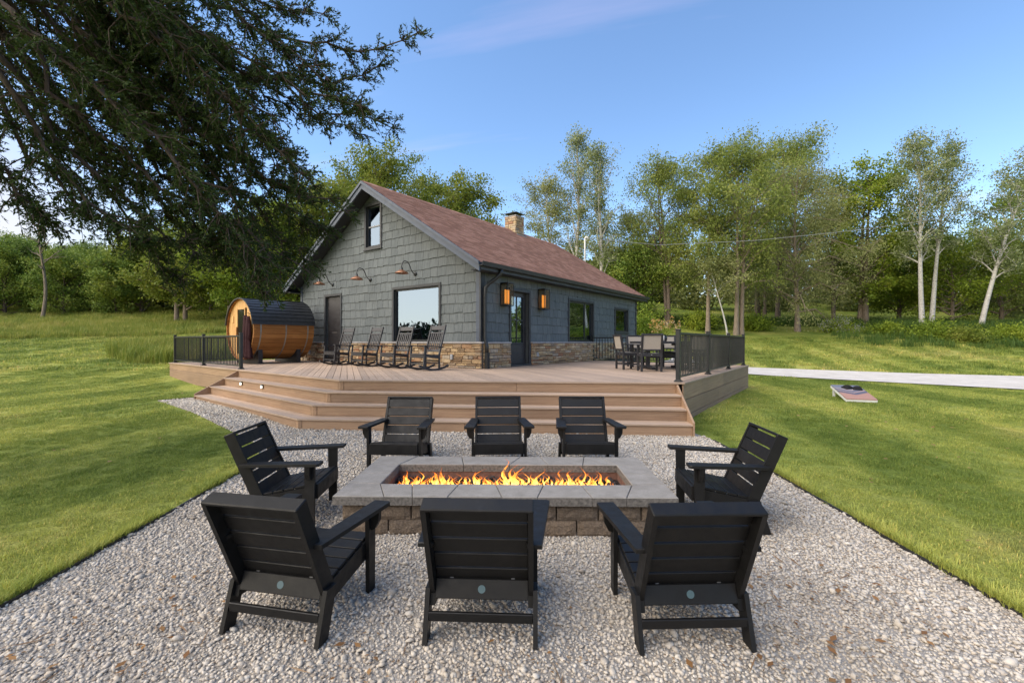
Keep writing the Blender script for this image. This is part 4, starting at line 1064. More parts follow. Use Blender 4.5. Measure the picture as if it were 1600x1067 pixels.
#@@FURN
# ------------------------------------------------------------------ fire pit
def build_pit():
    cx, cy, rot = PIT; zg = gzf(0, cy - .6) - .0
    t = empty('fire_pit', (cx, cy, -.155), -rot * .9, 'long rectangular block fire pit with grey capstones', 'fire pit')
    LX, LY = 1.465, .675; IX, IY = 1.155, .335; zc = .365; th = .078
    def cap(poly):
        # slight joint gap by shrinking towards the centre
        mx_ = sum(p[0] for p in poly) / len(poly); my_ = sum(p[1] for p in poly) / len(poly)
        q = []
        for x, y in poly:
            d = math.hypot(x - mx_, y - my_); q.append((x + (mx_ - x) / d * .003, y + (my_ - y) / d * .003))
        dz = random.uniform(-.002, .002)
        if area(q) < 0: q = q[::-1]
        n = len(q); c = .007; V = []
        for z, s in ((zc - th, 0), (zc - c, 0), (zc, c)):
            for x, y in q:
                d = math.hypot(x - mx_, y - my_); V.append((x + (mx_ - x) / d * s, y + (my_ - y) / d * s, z + dz))
        F = [tuple(range(n))[::-1], tuple(range(2 * n, 3 * n))] + [(i + n * k, (i + 1) % n + n * k, (i + 1) % n + n * (k + 1), i + n * (k + 1)) for k in (0, 1) for i in range(n)]
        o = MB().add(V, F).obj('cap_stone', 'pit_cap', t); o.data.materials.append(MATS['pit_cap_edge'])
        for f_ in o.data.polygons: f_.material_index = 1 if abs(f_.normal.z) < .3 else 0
    inn = [-1.10, -.86, -.43, -.09, .35, .69, 1.12]; out = [-1.02, -.78, -.48, -.02, .28, .74, 1.03]
    inn = [-IX] + inn[1:-1] + [IX]
    for sgn in (-1, 1):
        I = inn if sgn < 0 else [-IX, -.47, .02, .43, .80, IX]; O = out if sgn < 0 else [-1.04, -.53, .14, .36, .86, 1.02]
        for k in range(len(I) - 1): cap([(O[k], sgn * LY), (O[k + 1], sgn * LY), (I[k + 1], sgn * IY), (I[k], sgn * IY)])
        # corner pieces
        cap([(-LX, sgn * LY), (O[0], sgn * LY), (I[0], sgn * IY), (-IX, sgn * .12), (-LX, sgn * .16)] if False else [(-LX, sgn * LY), (O[0], sgn * LY), (I[0], sgn * IY), (-LX, sgn * .30)])
        cap([(LX, sgn * LY), (O[-1], sgn * LY), (I[-1], sgn * IY), (LX, sgn * .30)])
    for sx in (-1, 1):
        cap([(sx * LX, -.30), (sx * IX, -IY), (sx * IX, 0.02), (sx * LX, -.02)]); cap([(sx * LX, .30), (sx * IX, IY), (sx * IX, .02), (sx * LX, -.02)])
    # block walls, two courses and a buried one, rough split faces
    WX, WY = LX - .06, LY - .055; ch = (zc - th) / 2
    protos = []
    def block(L, h, seed):
        r = random.Random(seed); bm = bmesh.new(); bmesh.ops.create_grid(bm, x_segments=7, y_segments=4, size=.5)
        # face grid in xz with rough y
        V = []; nx, nz = 8, 5; F = []
        for j in range(nz):
            for i in range(nx):
                x = -L / 2 + L * i / (nx - 1); z = h * j / (nz - 1); edge = i in (0, nx - 1) or j in (0, nz - 1)
                y = r.uniform(-.012, .0) if not edge else .012
                V.append((x, y, z))
        for j in range(nz - 1):
            for i in range(nx - 1): a = j * nx + i; F.append((a, a + 1, a + nx + 1, a + nx))
        b0 = len(V); V += [(-L / 2, .20, 0), (L / 2, .20, 0), (L / 2, .20, h), (-L / 2, .20, h)]
        F += [(b0 + 1, b0, b0 + 3, b0 + 2)]
        F += [tuple([b0, b0 + 1] + list(range(nx - 1, -1, -1))), tuple([b0 + 2, b0 + 3] + list(range((nz - 1) * nx, nz * nx)))]
        F += [tuple([b0 + 3, b0] + [j * nx for j in range(nz)]), tuple([b0 + 1, b0 + 2] + [j * nx + nx - 1 for j in range(nz - 1, -1, -1)])]
        bm.free(); return V, F
    sd_ = 0
    for course in range(-1, 2):
        z = course * ch
        for side, (half, dist, ang) in enumerate(((WX, WY, 0), (WX, WY, math.pi), (WY, WX, math.pi / 2), (WY, WX, -math.pi / 2))):
            L = 2 * half - (.0 if side < 2 else .40); n = 7 if side < 2 else 2; wds = [random.uniform(.85, 1.15) for _ in range(n)]
            if course % 2: wds = [.55] + wds[1:] + [.6]
            k = L / sum(wds); x = -L / 2
            for wv_ in wds:
                bw = wv_ * k; sd_ += 1; V, F = block(bw - .012, ch - .004, sd_)
                M = Matrix.Rotation(ang, 4, 'Z') @ Matrix.Translation((x + bw / 2, -dist + random.uniform(-.006, .006), z))
                MB().add(V, F, M).obj('wall_block', 'pit_block', t); x += bw
    # liner, burner bed and lava rock
    m = MB()
    for c, s in (((0, IY + .035, .17), (2 * IX + .16, .05, .23)), ((0, -IY - .035, .17), (2 * IX + .16, .05, .23)), ((IX + .035, 0, .17), (.05, 2 * IY, .23)), ((-IX - .035, 0, .17), (.05, 2 * IY, .23))): m.box(c, s)
    m.obj('liner', 'pit_liner', t)
    MB().box((0, 0, .19), (2 * IX + .05, 2 * IY + .05, .03)).obj('burner_tray', 'black_metal', t)
    n = 900; P = np.stack([rng.uniform(-IX + .03, IX - .03, n), rng.uniform(-IY + .02, IY - .02, n), rng.uniform(.205, .24, n)], -1)
    o = scatter('lava_rock', [rock(300 + i, .8, 1, .3) for i in range(5)], P, rng.uniform(0, 6.28, (n, 3)), rng.uniform(.016, .034, n), rng.integers(0, 5, n), 'lava', False, t)
    # flames: each tongue a thin twisting closed sheet
    f = empty('fire', (cx, cy, -.155 + .225), -rot * .9, 'row of orange and yellow flames burning in the pit', 'fire')
    r = random.Random(21)
    def flame(x, y, h, seed):
        q = random.Random(seed); n = 9; V = []; F = []; px, py = 0, 0; a0 = q.uniform(0, 6.28); kx = q.uniform(.15, .5); lean = q.uniform(-.5, .5)
        fork = q.random() < .4
        w0 = h * q.uniform(.08, .21)
        for i in range(n):
            tt = i / (n - 1); wv_ = w0 * (math.sin(math.pi * min(1, tt * .82 + .18)) ** .8) * (1 - tt) ** .45 + .0012
            px = h * (kx * math.sin(a0 + tt * 5.5) * tt + lean * tt * tt); py = h * .15 * math.sin(a0 * 2 + tt * 4) * tt
            ang = a0 + tt * q.uniform(.4, 1.2)
            for k in range(8):
                b = 2 * math.pi * k / 8; ex, ey = math.cos(b) * wv_, math.sin(b) * wv_ * .42
                V.append((px + ex * math.cos(ang * .3) - ey * math.sin(ang * .3), py + ex * math.sin(ang * .3) + ey * math.cos(ang * .3), h * tt))
        for i in range(n - 1):
            for k in range(8): F.append((i * 8 + k, i * 8 + (k + 1) % 8, i * 8 + 8 + (k + 1) % 8, i * 8 + 8 + k))
        F += [tuple(range(7, -1, -1)), tuple(range(8 * n - 8, 8 * n))]
        o = MB().add(V, F).obj('flame', 'flame', f, True); o.location = (x, y, 0); return o
    i = 0
    for k in range(210):
        x = -1.06 + 2.10 * (k + r.random()) / 210; thin = .35 + .65 * (.5 + .5 * math.sin(x * 9.0 + 1.0)) * (.6 + .4 * math.sin(x * 23))
        h = r.uniform(.04, .095) + .105 * thin * r.random() ** 1.4
        flame(x + r.uniform(-.02, .02), r.uniform(-.22, .16), h, 400 + i); i += 1
    for x, h in ((.02, .29), (.055, .24), (.085, .21), (-.03, .19), (.30, .20), (-.62, .19), (.74, .20), (-.98, .18), (-.30, .18), (.52, .2), (.95, .18)): flame(x, r.uniform(-.05, .05), h, 900 + i); i += 1
build_pit()

# ------------------------------------------------------------------ fireside chairs
def lounge_chair():
    t = empty('fireside_chair', (0, 0, 0), 0, 'x', 'chair', 'black slatted chairs round the fire pit'); B = 'black_poly'; c = .004
    # local frame: the chair faces +Y
    bk0 = Vector((0, -.20, .285)); bk1 = Vector((0, -.455, .865)); bd = (bk1 - bk0).normalized(); bn = Vector((0, bd.z, -bd.y)).normalized()   # bn points forward
    hwid = .285
    # back slats: 5 boards between the stiles
    n = 5; L = (bk1 - bk0).length - .02; sw = L / n
    for i in range(n):
        a = bk0 + bd * (sw * (i + .5)) ; M = Matrix.Translation(a) @ Matrix(((1, 0, 0, 0), (0, bn.y, bd.y, 0), (0, bn.z, bd.z, 0), (0, 0, 0, 1)))
        V, F = cbox((2 * hwid - .002, .020, sw - .012), c); MB().add(V, F, M).obj('back_slat', B, t)
    # stiles: wide boards at right angles to the slats
    for s in (-1, 1):
        P = lambda al, f: ((bk0 + bd * al + bn * f).y, (bk0 + bd * al + bn * f).z)
        poly = [P(-.06, .016), P(L + .02, .016), P(L + .02, -.075), P(-.085, -.085)]
        MB().prism(poly, s * hwid, s * (hwid + .030), 'yzx').obj('back_stile', B, t)
    a = bk0 + bd * (L + .022)
    M = Matrix.Translation(a + bn * -.028) @ Matrix(((1, 0, 0, 0), (0, bn.y, bd.y, 0), (0, bn.z, bd.z, 0), (0, 0, 0, 1)))
    V, F = cbox((2 * hwid + .062, .098, .024), .006); MB().add(V, F, M).obj('top_cap', B, t)
    # seat slats
    s0 = Vector((0, .285, .385)); s1 = Vector((0, -.20, .292)); n = 5; dv = (s1 - s0); L2 = dv.length; dd = dv.normalized(); nn = Vector((0, -dd.z, dd.y)); nn = nn if nn.z > 0 else -nn
    for i in range(n):
        p = s0 + dd * (L2 / n * (i + .5)); M = Matrix.Translation(p) @ Matrix(((1, 0, 0, 0), (0, dd.y, nn.y, 0), (0, dd.z, nn.z, 0), (0, 0, 0, 1)))
        V, F = cbox((2 * .30, L2 / n - .008, .022), c); MB().add(V, F, M).obj('seat_slat', B, t)
    MB().box((0, .293, .315), (.60, .024, .135), c).obj('front_apron', B, t)
    # side rails running back, and rear legs kinked outwards behind
    for s in (-1, 1):
        MB().prism([(.285, .372), (.285, .245), (-.19, .165), (-.285, .17), (-.265, .255), (-.20, .282)], s * .282, s * .312, 'yzx').obj('seat_rail', B, t)
        MB().prism([(-.185, .275), (-.285, .275), (-.375, -.02), (-.275, -.02)], s * .3125, s * .3405, 'yzx').obj('rear_leg', B, t)
        MB().prism([(.195, .575), (.290, .575), (.282, -.02), (.205, -.02)], s * .3125, s * .3425, 'yzx').obj('front_leg', B, t)
        # arm: broader and further out at the front, chamfered inner corner
        pts = [(.300, .345), (.425, .33), (.425, .345), (.418, .352), (.300, .352)]
        pts = [(.305, .355), (.420, .355), (.432, .335), (.365, -.375), (.278, -.375), (.262, -.30)]
        q = [(s * x, y) for x, y in pts]
        if s < 0: q = q[::-1]
        nq = len(q); mx_ = sum(x for x, _ in q) / nq; my_ = sum(y for _, y in q) / nq; V = []
        for z, k in ((.578, .0), (.600, 0), (.605, .012)):
            for x, y in q: V.append((x + (mx_ - x) * k, y + (my_ - y) * k, z - (.0 if y > 0 else .012)))
        F = [tuple(range(nq))[::-1], tuple(range(2 * nq, 3 * nq))] + [(i + nq * k, (i + 1) % nq + nq * k, (i + 1) % nq + nq * (k + 1), i + nq * (k + 1)) for k in (0, 1) for i in range(nq)]
        MB().add(V, F).obj('arm', B, t)
        MB().prism([(s * .3425, .572), (s * .405, .572), (s * .400, .50), (s * .372, .445), (s * .3425, .435)], .225, .26, 'xzy').obj('arm_bracket', B, t)
    # sloping rear board with round badge, and the low stretcher
    a = Vector((0, -.232, .312)); b = Vector((0, -.268, .205)); d = (b - a).normalized(); q = Vector((0, d.z, -d.y)); q = q if q.y < 0 else -q
    M = Matrix.Translation((a + b) / 2) @ Matrix(((1, 0, 0, 0), (0, d.y, q.y, 0), (0, d.z, q.z, 0), (0, 0, 0, 1)))
    V, F = cbox((.568, (b - a).length, .022), c); bd_ = MB().add(V, F, M).obj('rear_board', B, t)
    MB().lathe([(0, .0125), (.023, .0125), (.023, .006), (0, .006)], 20, M).obj('badge', 'logo_blue', t)
    MB().box((0, -.318, .125), (.625, .024, .055), c).obj('stretcher', B, t)
    for s in (-1, 1):
        p = bk0 + bd * .035 - bn * .012 + Vector((s * .19, 0, 0)); MB().box(p, (.022, .004, .007)).obj('bracket_screw', 'screw', t)
    return t
CH = [(-1.325, 2.95, 12.0, 'fireside chair facing the house across the pit, row end under the cedar branches'),
      (-.165, 2.91, 2.8, 'fireside chair facing the house across the pit, middle of its row of three'),
      (1.015, 2.86, -2.0, 'fireside chair facing the house across the pit, row end towards the cornhole lawn'),
      (-2.04, 4.32, 86, 'fireside chair alone at the short pit end on the cedar tree side'),
      (1.90, 4.26, -84, 'fireside chair alone at the short pit end on the cornhole side'),
      (-1.385, 5.66, 183, 'fireside chair with its back to the stairs, row end towards the barrel sauna'),
      (-.165, 5.68, 177, 'fireside chair with its back to the stairs, middle of its row of three'),
      (.935, 5.68, 180, 'fireside chair with its back to the stairs, row end towards the dining table')]
proto = lounge_chair()
for i, (x, y, hd, lab) in enumerate(CH):
    o = proto if i == 0 else copy_tree(proto)
    o.location = (x, y, gzf(x, y) + .02); o.rotation_euler = (R(2.5) * math.cos(R(hd)), -R(2.5) * math.sin(-R(hd)), -R(hd)); o.rotation_euler = (0, 0, -R(hd)); o['label'] = 'black slatted ' + lab; o.scale = (.96, .96, .95)

# ------------------------------------------------------------------ rocking chairs
def rocker():
    t = empty('rocking_chair', (0, 0, 0), 0, 'x', 'rocking chair', 'black rocking chairs along the gable'); B = 'black_wood'
    # faces -Y; x across
    for s in (-1, 1):
        x = s * .265
        m = MB(); pts = [(x, -.44 + .94 * k / 12, .035 + .105 * ((k - 6.3) / 6) ** 2) for k in range(13)]; 
        for a, b in zip(pts[:-1], pts[1:]): m.bar(a, (b[0], b[1] + .004, b[2]), .034, .05)
        m.obj('rocker_runner', B, t)
        m = MB(); m.bar((x, -.30, .06), (x, -.25, .62), .042, .042, (0, 1, 0), .004); m.obj('front_leg', B, t)
        m = MB(); m.bar((x, .20, .05), (x, .20, .42), .042, .042, (0, 1, 0), .004); m.bar((x, .195, .40), (x, .42, 1.16), .042, .042, (0, 1, 0), .004); m.obj('rear_post', B, t)
        m = MB(); m.bar((s * .285, -.32, .635), (s * .275, .29, .60), .085, .025, ch=.005); m.obj('arm', B, t)
        m = MB(); m.bar((x, -.27, .22), (x, .20, .20), .024, .03); m.obj('side_stretcher', B, t)
        m = MB(); m.bar((x, -.27, .395), (x, .20, .345), .026, .07); m.obj('seat_rail', B, t)
    for i in range(7):
        y = -.275 + .48 * i / 6; z = .44 - .06 * math.sin(math.pi * min(1, (i + 1) / 7) * .62)
        MB().box((0, y, z), (.56 if i < 6 else .5, .066, .022), .004).obj('seat_slat', B, t)
    MB().box((0, -.288, .375), (.50, .022, .085), .004).obj('front_rail', B, t)
    m = MB(); m.bar((-.25, -.285, .19), (.25, -.285, .19), .024, .035); m.obj('front_stretcher', B, t)
    m = MB(); m.bar((-.25, .20, .25), (.25, .20, .25), .024, .035); m.obj('rear_stretcher', B, t)
    bk = lambda z: .195 + (z - .40) * .225 / .76
    M = lambda z: Matrix.Translation((0, bk(z), z)) @ Matrix.Rotation(-math.atan2(.225, .76), 4, 'X')
    for z, h, nm in ((1.085, .115, 'top_rail'), (.955, .04, 'upper_rail'), (.50, .06, 'lower_rail')):
        V, F = cbox((.495, .024, h), .005)
        MB().add(V, F, M(z)).obj(nm, B, t)
    for k in range(6):
        V, F = cbox((.038, .016, .45), .003); MB().add(V, F, Matrix.Translation((-.19 + .076 * k, 0, 0)) @ M(.73)).obj('back_slat', B, t)
    return t
rk = rocker()
for i, (x, y, dr, lab) in enumerate(((-5.02, -1.12, 2, 'black rocking chair beside the plain gable door'), (-3.60, -1.10, -2, 'black rocking chair second from the plain gable door'),
                                     (-2.15, -1.16, 1, 'black rocking chair second from the house corner, before the large window'), (-.76, -1.30, -3, 'black rocking chair nearest the house corner and downspout'))):
    o = rk if i == 0 else copy_tree(rk); p = hw(x, y); o.location = (p[0], p[1], ZD - .018); o.rotation_euler = (0, 0, -TH + R(dr)); o.scale = (1.03,) * 3; o['label'] = lab

# ------------------------------------------------------------------ barrel sauna
def build_sauna():
    p = hw(-8.38, -2.62); t = empty('barrel_sauna', (p[0], p[1], ZD), -TH, 'round barrel sauna of orange wood with black roof', 'sauna')
    RR = 1.03; LN = 2.05; zc = .13 + RR; n = 40
    # staves run along local +Y; angle 0 at the right, counter-clockwise
    for k in range(n):
        a0 = 2 * math.pi * k / n; a1 = 2 * math.pi * (k + 1) / n; g = .004
        mid = (a0 + a1) / 2; up = math.sin(mid) > .10
        V = []
        for r_ in (RR - .045, RR - (.03 if up else 0)):
            for a in (a0 + g, a1 - g):
                for y in (0, LN): V.append((r_ * math.cos(a), y, zc + r_ * math.sin(a)))
        F = [(0, 1, 3, 2), (4, 6, 7, 5), (0, 4, 5, 1), (2, 3, 7, 6), (0, 2, 6, 4), (1, 5, 7, 3)]
        MB().add(V, F).obj('stave', 'stave', t)
    # roof: overlapping black strips
    k = 0; a = R(8); da = R(164) / 22
    while k < 22:
        V = []
        for dr, aa in ((.018, a - .006), (.002, a + da + .004)) if a < R(90) else ((.002, a - .004), (.018, a + da + .006)):
            for r_ in (RR - .02, RR + .004 + dr):
                for y in (-.05, LN + .05): V.append((r_ * math.cos(aa), y, zc + r_ * math.sin(aa)))
        F = [(0, 1, 3, 2), (4, 6, 7, 5), (0, 4, 5, 1), (2, 3, 7, 6), (0, 2, 6, 4), (1, 5, 7, 3)]
        MB().add(V, F).obj('roof_strip', 'sauna_roof', t); a += da; k += 1
    # steel bands
    for y in (.22, 1.05, 1.82):
        m = MB(); V = []; F = []; N = 30
        for i in range(N + 1):
            aa = R(170) + (R(370) - R(170)) * i / N
            for r_, dy in ((RR + .001, -.022), (RR + .006, -.022), (RR + .006, .022), (RR + .001, .022)): V.append((r_ * math.cos(aa), y + dy, zc + r_ * math.sin(aa)))
        for i in range(N):
            for q in range(4): F.append((i * 4 + q, i * 4 + (q + 1) % 4, i * 4 + 4 + (q + 1) % 4, i * 4 + 4 + q))
        m.add(V, F).obj('steel_band', 'galv', t)
    # front end boards, with the door opening left clear
    ri = RR - .046; dx0, dx1, dz0, dz1 = -.30, .30, .28, 1.86
    x = -ri + .0
    while x < ri - .01:
        x2 = min(x + .138, ri); g = .003
        zt = lambda q: math.sqrt(max(0, ri * ri - q * q))
        xm = (x + x2) / 2
        def strip(lo, hi):
            MB().prism([(x + g, lo[0]), (x2 - g, lo[1]), (x2 - g, hi[1]), (x + g, hi[0])], .06, .10, 'xzy').obj('end_board', 'stave_end', t)
        lo = (zc - zt(x + g), zc - zt(x2 - g)); hi = (zc + zt(x + g), zc + zt(x2 - g))
        if x2 > dx0 + .02 and x < dx1 - .02:
            strip(lo, (dz0, dz0)); strip((dz1, dz1), hi)
        else: strip(lo, hi)
        x = x2
    MB().lathe([(0, -LN + .08), (ri, -LN + .08), (ri, -LN + .12), (0, -LN + .12)], 40, Matrix.Translation((0, 0, zc)) @ Matrix.Rotation(R(90), 4, 'X')).obj('rear_end', 'stave', t)
    dr = MB(); dr.box((0, .065, (dz0 + dz1) / 2), (dx1 - dx0 - .02, .012, dz1 - dz0 - .02)).obj('door_glass', 'smoked_glass', t)
    for c, s in (((dx0 + .02, .052, (dz0 + dz1) / 2), (.05, .03, dz1 - dz0)), ((dx1 - .02, .052, (dz0 + dz1) / 2), (.05, .03, dz1 - dz0)), ((0, .052, dz1 - .02), (dx1 - dx0 - .1, .03, .05)), ((0, .052, dz0 + .02), (dx1 - dx0 - .1, .03, .05))):
        MB().box(c, s, .003).obj('door_frame', 'stave_end', t)
    MB().box((dx0 + .03, .02, 1.06), (.045, .035, .34), .006).obj('door_handle', 'stave', t)
    MB().box((-.62, .05, 1.50), (.10, .03, .24), .01).obj('light_box', 'stave_end', t)
    m = MB()
    for q in range(-1, 1): m.box((.0, 0, 0), (.001, .001, .001))
    for y in (.32, 1.62):
        V = []; poly = [(-.72, 0), (.72, 0), (.86, .34)]
        arc = [(RR * math.cos(aa) * 1.0, zc + RR * math.sin(aa)) for aa in np.linspace(R(-42), R(-138), 13)]
        pl = [(-.78, .0), (.78, .0), (.78, .34)] + [(a_, max(b_, .10)) for a_, b_ in arc if abs(a_) < .77] + [(-.78, .34)]
        MB().prism(pl, y - .07, y + .07, 'xzy').obj('cradle', 'black_wood', t)
    # robes on hooks beside the door
    for k, (x, z, lab) in enumerate(((.53, 1.58, 'dark brown robe hanging on a sauna hook, nearer the door'), (.72, 1.54, 'dark brown robe hanging on a sauna hook, nearer the staves'))):
        w0 = Matrix.Translation((p[0], p[1], ZD)) @ Matrix.Rotation(-TH, 4, 'Z') @ Vector((x, .045, 0))
        rb = empty('bath_robe', (w0.x, w0.y, ZD), -TH, lab, 'robe', 'robes hanging on the sauna')
        m = MB(); m.tube([(0, .02, z + .10), (0, -.05, z + .10), (0, -.07, z + .13)], .010, 6); m.tube([(0, -.055, z + .10), (0, -.06, z + .04), (0, -.055, z)], .006, 6); m.obj('hook', 'black_metal', rb)
        V = []; F = []; N = 22; q = random.Random(k); rows = 16; ph = q.uniform(0, 6)
        for i in range(rows):
            tt = i / (rows - 1); zz_ = z + .02 - tt * 1.38
            if tt < .12: wd = .05 + tt * .9
            elif tt < .42: wd = .158 - (tt - .12) * .12
            elif tt < .5: wd = .122
            else: wd = .122 + (tt - .5) * .30
            dp = .055 + .05 * tt
            for j in range(N):
                b = 2 * math.pi * j / N; fold = 1 + (.16 * math.sin(b * 5 + ph + tt * 2) + .08 * math.sin(b * 9 + ph)) * min(1, tt * 2.2)
                V.append((math.cos(b) * wd * .72 * fold, -.085 + math.sin(b) * dp * fold, zz_ + .01 * math.sin(b * 3)))
        for i in range(rows - 1):
            for j in range(N): F.append((i * N + j, i * N + (j + 1) % N, (i + 1) * N + (j + 1) % N, (i + 1) * N + j))
        F += [tuple(range(N)), tuple(range((rows - 1) * N, rows * N))[::-1]]
        MB().add(V, F).obj('cloth', 'robe', rb, True)
        for s in (-1, 1):
            m = MB(); m.tube([(s * .05, -.08, z - .14), (s * .09, -.085, z - .30), (s * .105, -.09, z - .55), (s * .11, -.09, z - .74)], [.035, .045, .045, .048], 10); m.obj('sleeve', 'robe', rb, True)
        m = MB(); m.lathe([(.088, -.02), (.095, 0), (.088, .02)], 20, Matrix.Translation((0, -.085, z - .64)) @ Matrix.Scale(.7, 4, (0, 1, 0))); m.obj('belt', 'robe', rb, True)
build_sauna()

# ------------------------------------------------------------------ dining set
def dining_chair():
    t = empty('dining_chair', (0, 0, 0), 0, 'x', 'chair', 'sling-back dining chairs round the table'); B = 'black_wood'     # faces +Y
    for s in (-1, 1):
        x = s * .235
        m = MB(); m.bar((x, -.21, 0), (x, -.21, .46), .05, .05, (0, 1, 0), .005); m.bar((x, -.21, .44), (x, -.30, .93), .05, .045, (0, 1, 0), .005); m.obj('rear_leg', B, t)
        m = MB(); m.bar((x, .21, 0), (x, .21, .645), .05, .05, (0, 1, 0), .005); m.obj('front_leg', B, t)
        m = MB(); m.bar((s * .25, -.25, .66), (s * .25, .26, .66), .065, .025, ch=.004); m.obj('arm', B, t)
        m = MB(); m.bar((x, -.19, .14), (x, .19, .14), .03, .04); m.obj('stretcher', B, t)
        m = MB(); m.bar((x, -.19, .41), (x, .19, .41), .032, .075); m.obj('seat_rail', B, t)
    for z, y, h, nm in ((.905, -.292, .05, 'top_rail'), (.53, -.228, .04, 'lower_rail')):
        MB().box((0, y, z), (.43, .036, h), .004).obj(nm, B, t)
    MB().box((0, -.205, .41), (.43, .03, .08), .004).obj('seat_back_rail', B, t); MB().box((0, .205, .41), (.43, .03, .08), .004).obj('seat_front_rail', B, t)
    m = MB(); m.bar((-.22, 0, .14), (.22, 0, .14), .04, .03); m.obj('cross_stretcher', B, t)
    m = MB(); m.bar((0, -.236, .55), (0, -.286, .885), .425, .012, (0, 1, 0)); m.obj('back_sling', 'sling', t)
    V, F = [], []
    for i in range(7):
        for j in range(7): V.append((-.21 + .07 * i, -.20 + .40 * j / 6, .452 - .012 * math.sin(math.pi * i / 6)))
    for i in range(6):
        for j in range(6): a = i * 7 + j; F.append((a, a + 7, a + 8, a + 1))
    o = MB().add(V, F).obj('seat_sling', 'sling', t, True); sm = o.modifiers.new('thick', 'SOLIDIFY'); sm.thickness = .012
    MB().box((0, -.222, .415), (.03, .006, .014)).obj('name_plate', 'screw', t)
    return t
TC = Vector((4.12, 12.35, ZD))
dc = dining_chair()
for i, (dx, dy, hd, lab) in enumerate(((-.70, -1.02, 3, 'sling-back dining chair turned away from the stairs, at the table corner'), (-1.02, -.12, 80, 'sling-back dining chair at the table side nearest the house door'),
                                      (.45, -1.0, -4, 'sling-back dining chair close behind the long railing'), (1.02, .1, -92, 'sling-back dining chair at the table side farthest from the house'),
                                      (-.42, 1.0, 176, 'sling-back dining chair across the table, nearest the house wall'), (.5, 1.0, 183, 'sling-back dining chair across the table, nearest the far railing corner'))):
    o = dc if i == 0 else copy_tree(dc); o.location = (TC.x + dx, TC.y + dy, ZD); o.rotation_euler = (0, 0, -R(hd)); o['label'] = lab
tb = empty('dining_table', TC, R(2), 'square dark-framed patio table with slatted tan top', 'table')
for k in range(9): MB().box((-.64 + .16 * k, 0, .725), (.152, 1.30, .025), .004).obj('top_slat', 'table_wood', tb)
for s in (-1, 1):
    MB().box((s * .70, 0, .715), (.05, 1.42, .06), .004).obj('top_frame', 'black_wood', tb); MB().box((0, s * .685, .714), (1.345, .05, .058), .004).obj('top_frame', 'black_wood', tb)
    MB().box((s * .44, 0, .36), (.10, .10, .66), .005).obj('leg', 'black_wood', tb); MB().box((s * .44, 0, .035), (.12, .95, .07), .005).obj('foot', 'black_wood', tb)
    MB().box((s * .44, 0, .66), (.10, .95, .06), .005).obj('top_brace', 'black_wood', tb)
    MB().box((0, s * .03, .34), (.78, .03, .10), .004).obj('stretcher', 'black_wood', tb)
def bouquet():
    t = empty('flower_vase', (TC.x - .02, TC.y - .05, ZD + .738), 0, 'dark vase with a bushy bouquet of yellow and rust flowers', 'vase')
    m = MB(); m.lathe([(0, 0), (.07, 0), (.085, .03), (.095, .10), (.075, .17), (.06, .19), (.055, .185), (.07, .165), (.085, .10), (.07, .02), (0, .012)], 20); m.obj('vase_body', 'vase', t, True)
    st = MB(); L = []; q = random.Random(3)
    for i in range(46):
        a = q.uniform(0, 6.28); el = q.uniform(.15, 1.25); l = q.uniform(.28, .52); d = Vector((math.cos(a) * math.cos(el), math.sin(a) * math.cos(el), math.sin(el) * .85 + .15))
        tip = Vector((0, 0, .16)) + d * l; st.tube([(0, 0, .06), Vector((0, 0, .16)) + d * l * .5, tip], .003, 4); L.append(tip)
    st.obj('stems', 'fo_green', t)
    leaf_obj('blooms', np.array([tuple(p) for p in L for _ in range(9)]) + rng.normal(0, .026, (len(L) * 9, 3)), .045, 'flower', t, .6)['kind'] = 'stuff'
    leaf_obj('leaves', np.array([tuple(p * q.uniform(.6, .95)) for p in L for _ in range(6)]) + rng.normal(0, .03, (len(L) * 6, 3)), .05, 'fo_bright', t, .4)['kind'] = 'stuff'
def leaf_arrays(P, size, width=.5, drop=0., seed=0, jitter=.35):
    """one diamond leaf at each point"""
    g = np.random.default_rng(seed + 5); n = len(P)
    d = g.normal(0, 1, (n, 3)); d[:, 2] -= drop; d /= np.linalg.norm(d, axis=1)[:, None]
    u = g.normal(0, 1, (n, 3)); s = np.cross(d, u); s /= np.linalg.norm(s, axis=1)[:, None] + 1e-9
    L = (np.asarray(size) * g.uniform(1 - jitter, 1 + jitter, n))[:, None]
    nrm = np.cross(d, s)
    mid = P + d * L * .5 + nrm * L * .08
    V = np.stack([P, mid + s * L * width / 2, P + d * L, mid - s * L * width / 2], 1).reshape(-1, 3)
    return V, np.arange(4 * n).reshape(n, 4)
def leaf_obj(name, P, size, mat, parent=None, width=.5, drop=0., seed=0):
    V, F = leaf_arrays(np.asarray(P), size, width, drop, seed); return mesh_np(name, V, F, mat, parent)
bouquet()
cd = empty('candle_jar', (TC.x - .12, TC.y - .30, ZD + .738), 0, 'small white pillar candle in a dark holder beside the vase', 'candle')
m = MB(); m.lathe([(0, 0), (.055, 0), (.06, .012), (.045, .02), (0, .02)], 16); m.obj('holder', 'vase', cd, True)
m = MB(); m.lathe([(0, .02), (.034, .02), (.034, .15), (.028, .156), (0, .154)], 16); m.obj('wax', 'white_paint', cd, True)

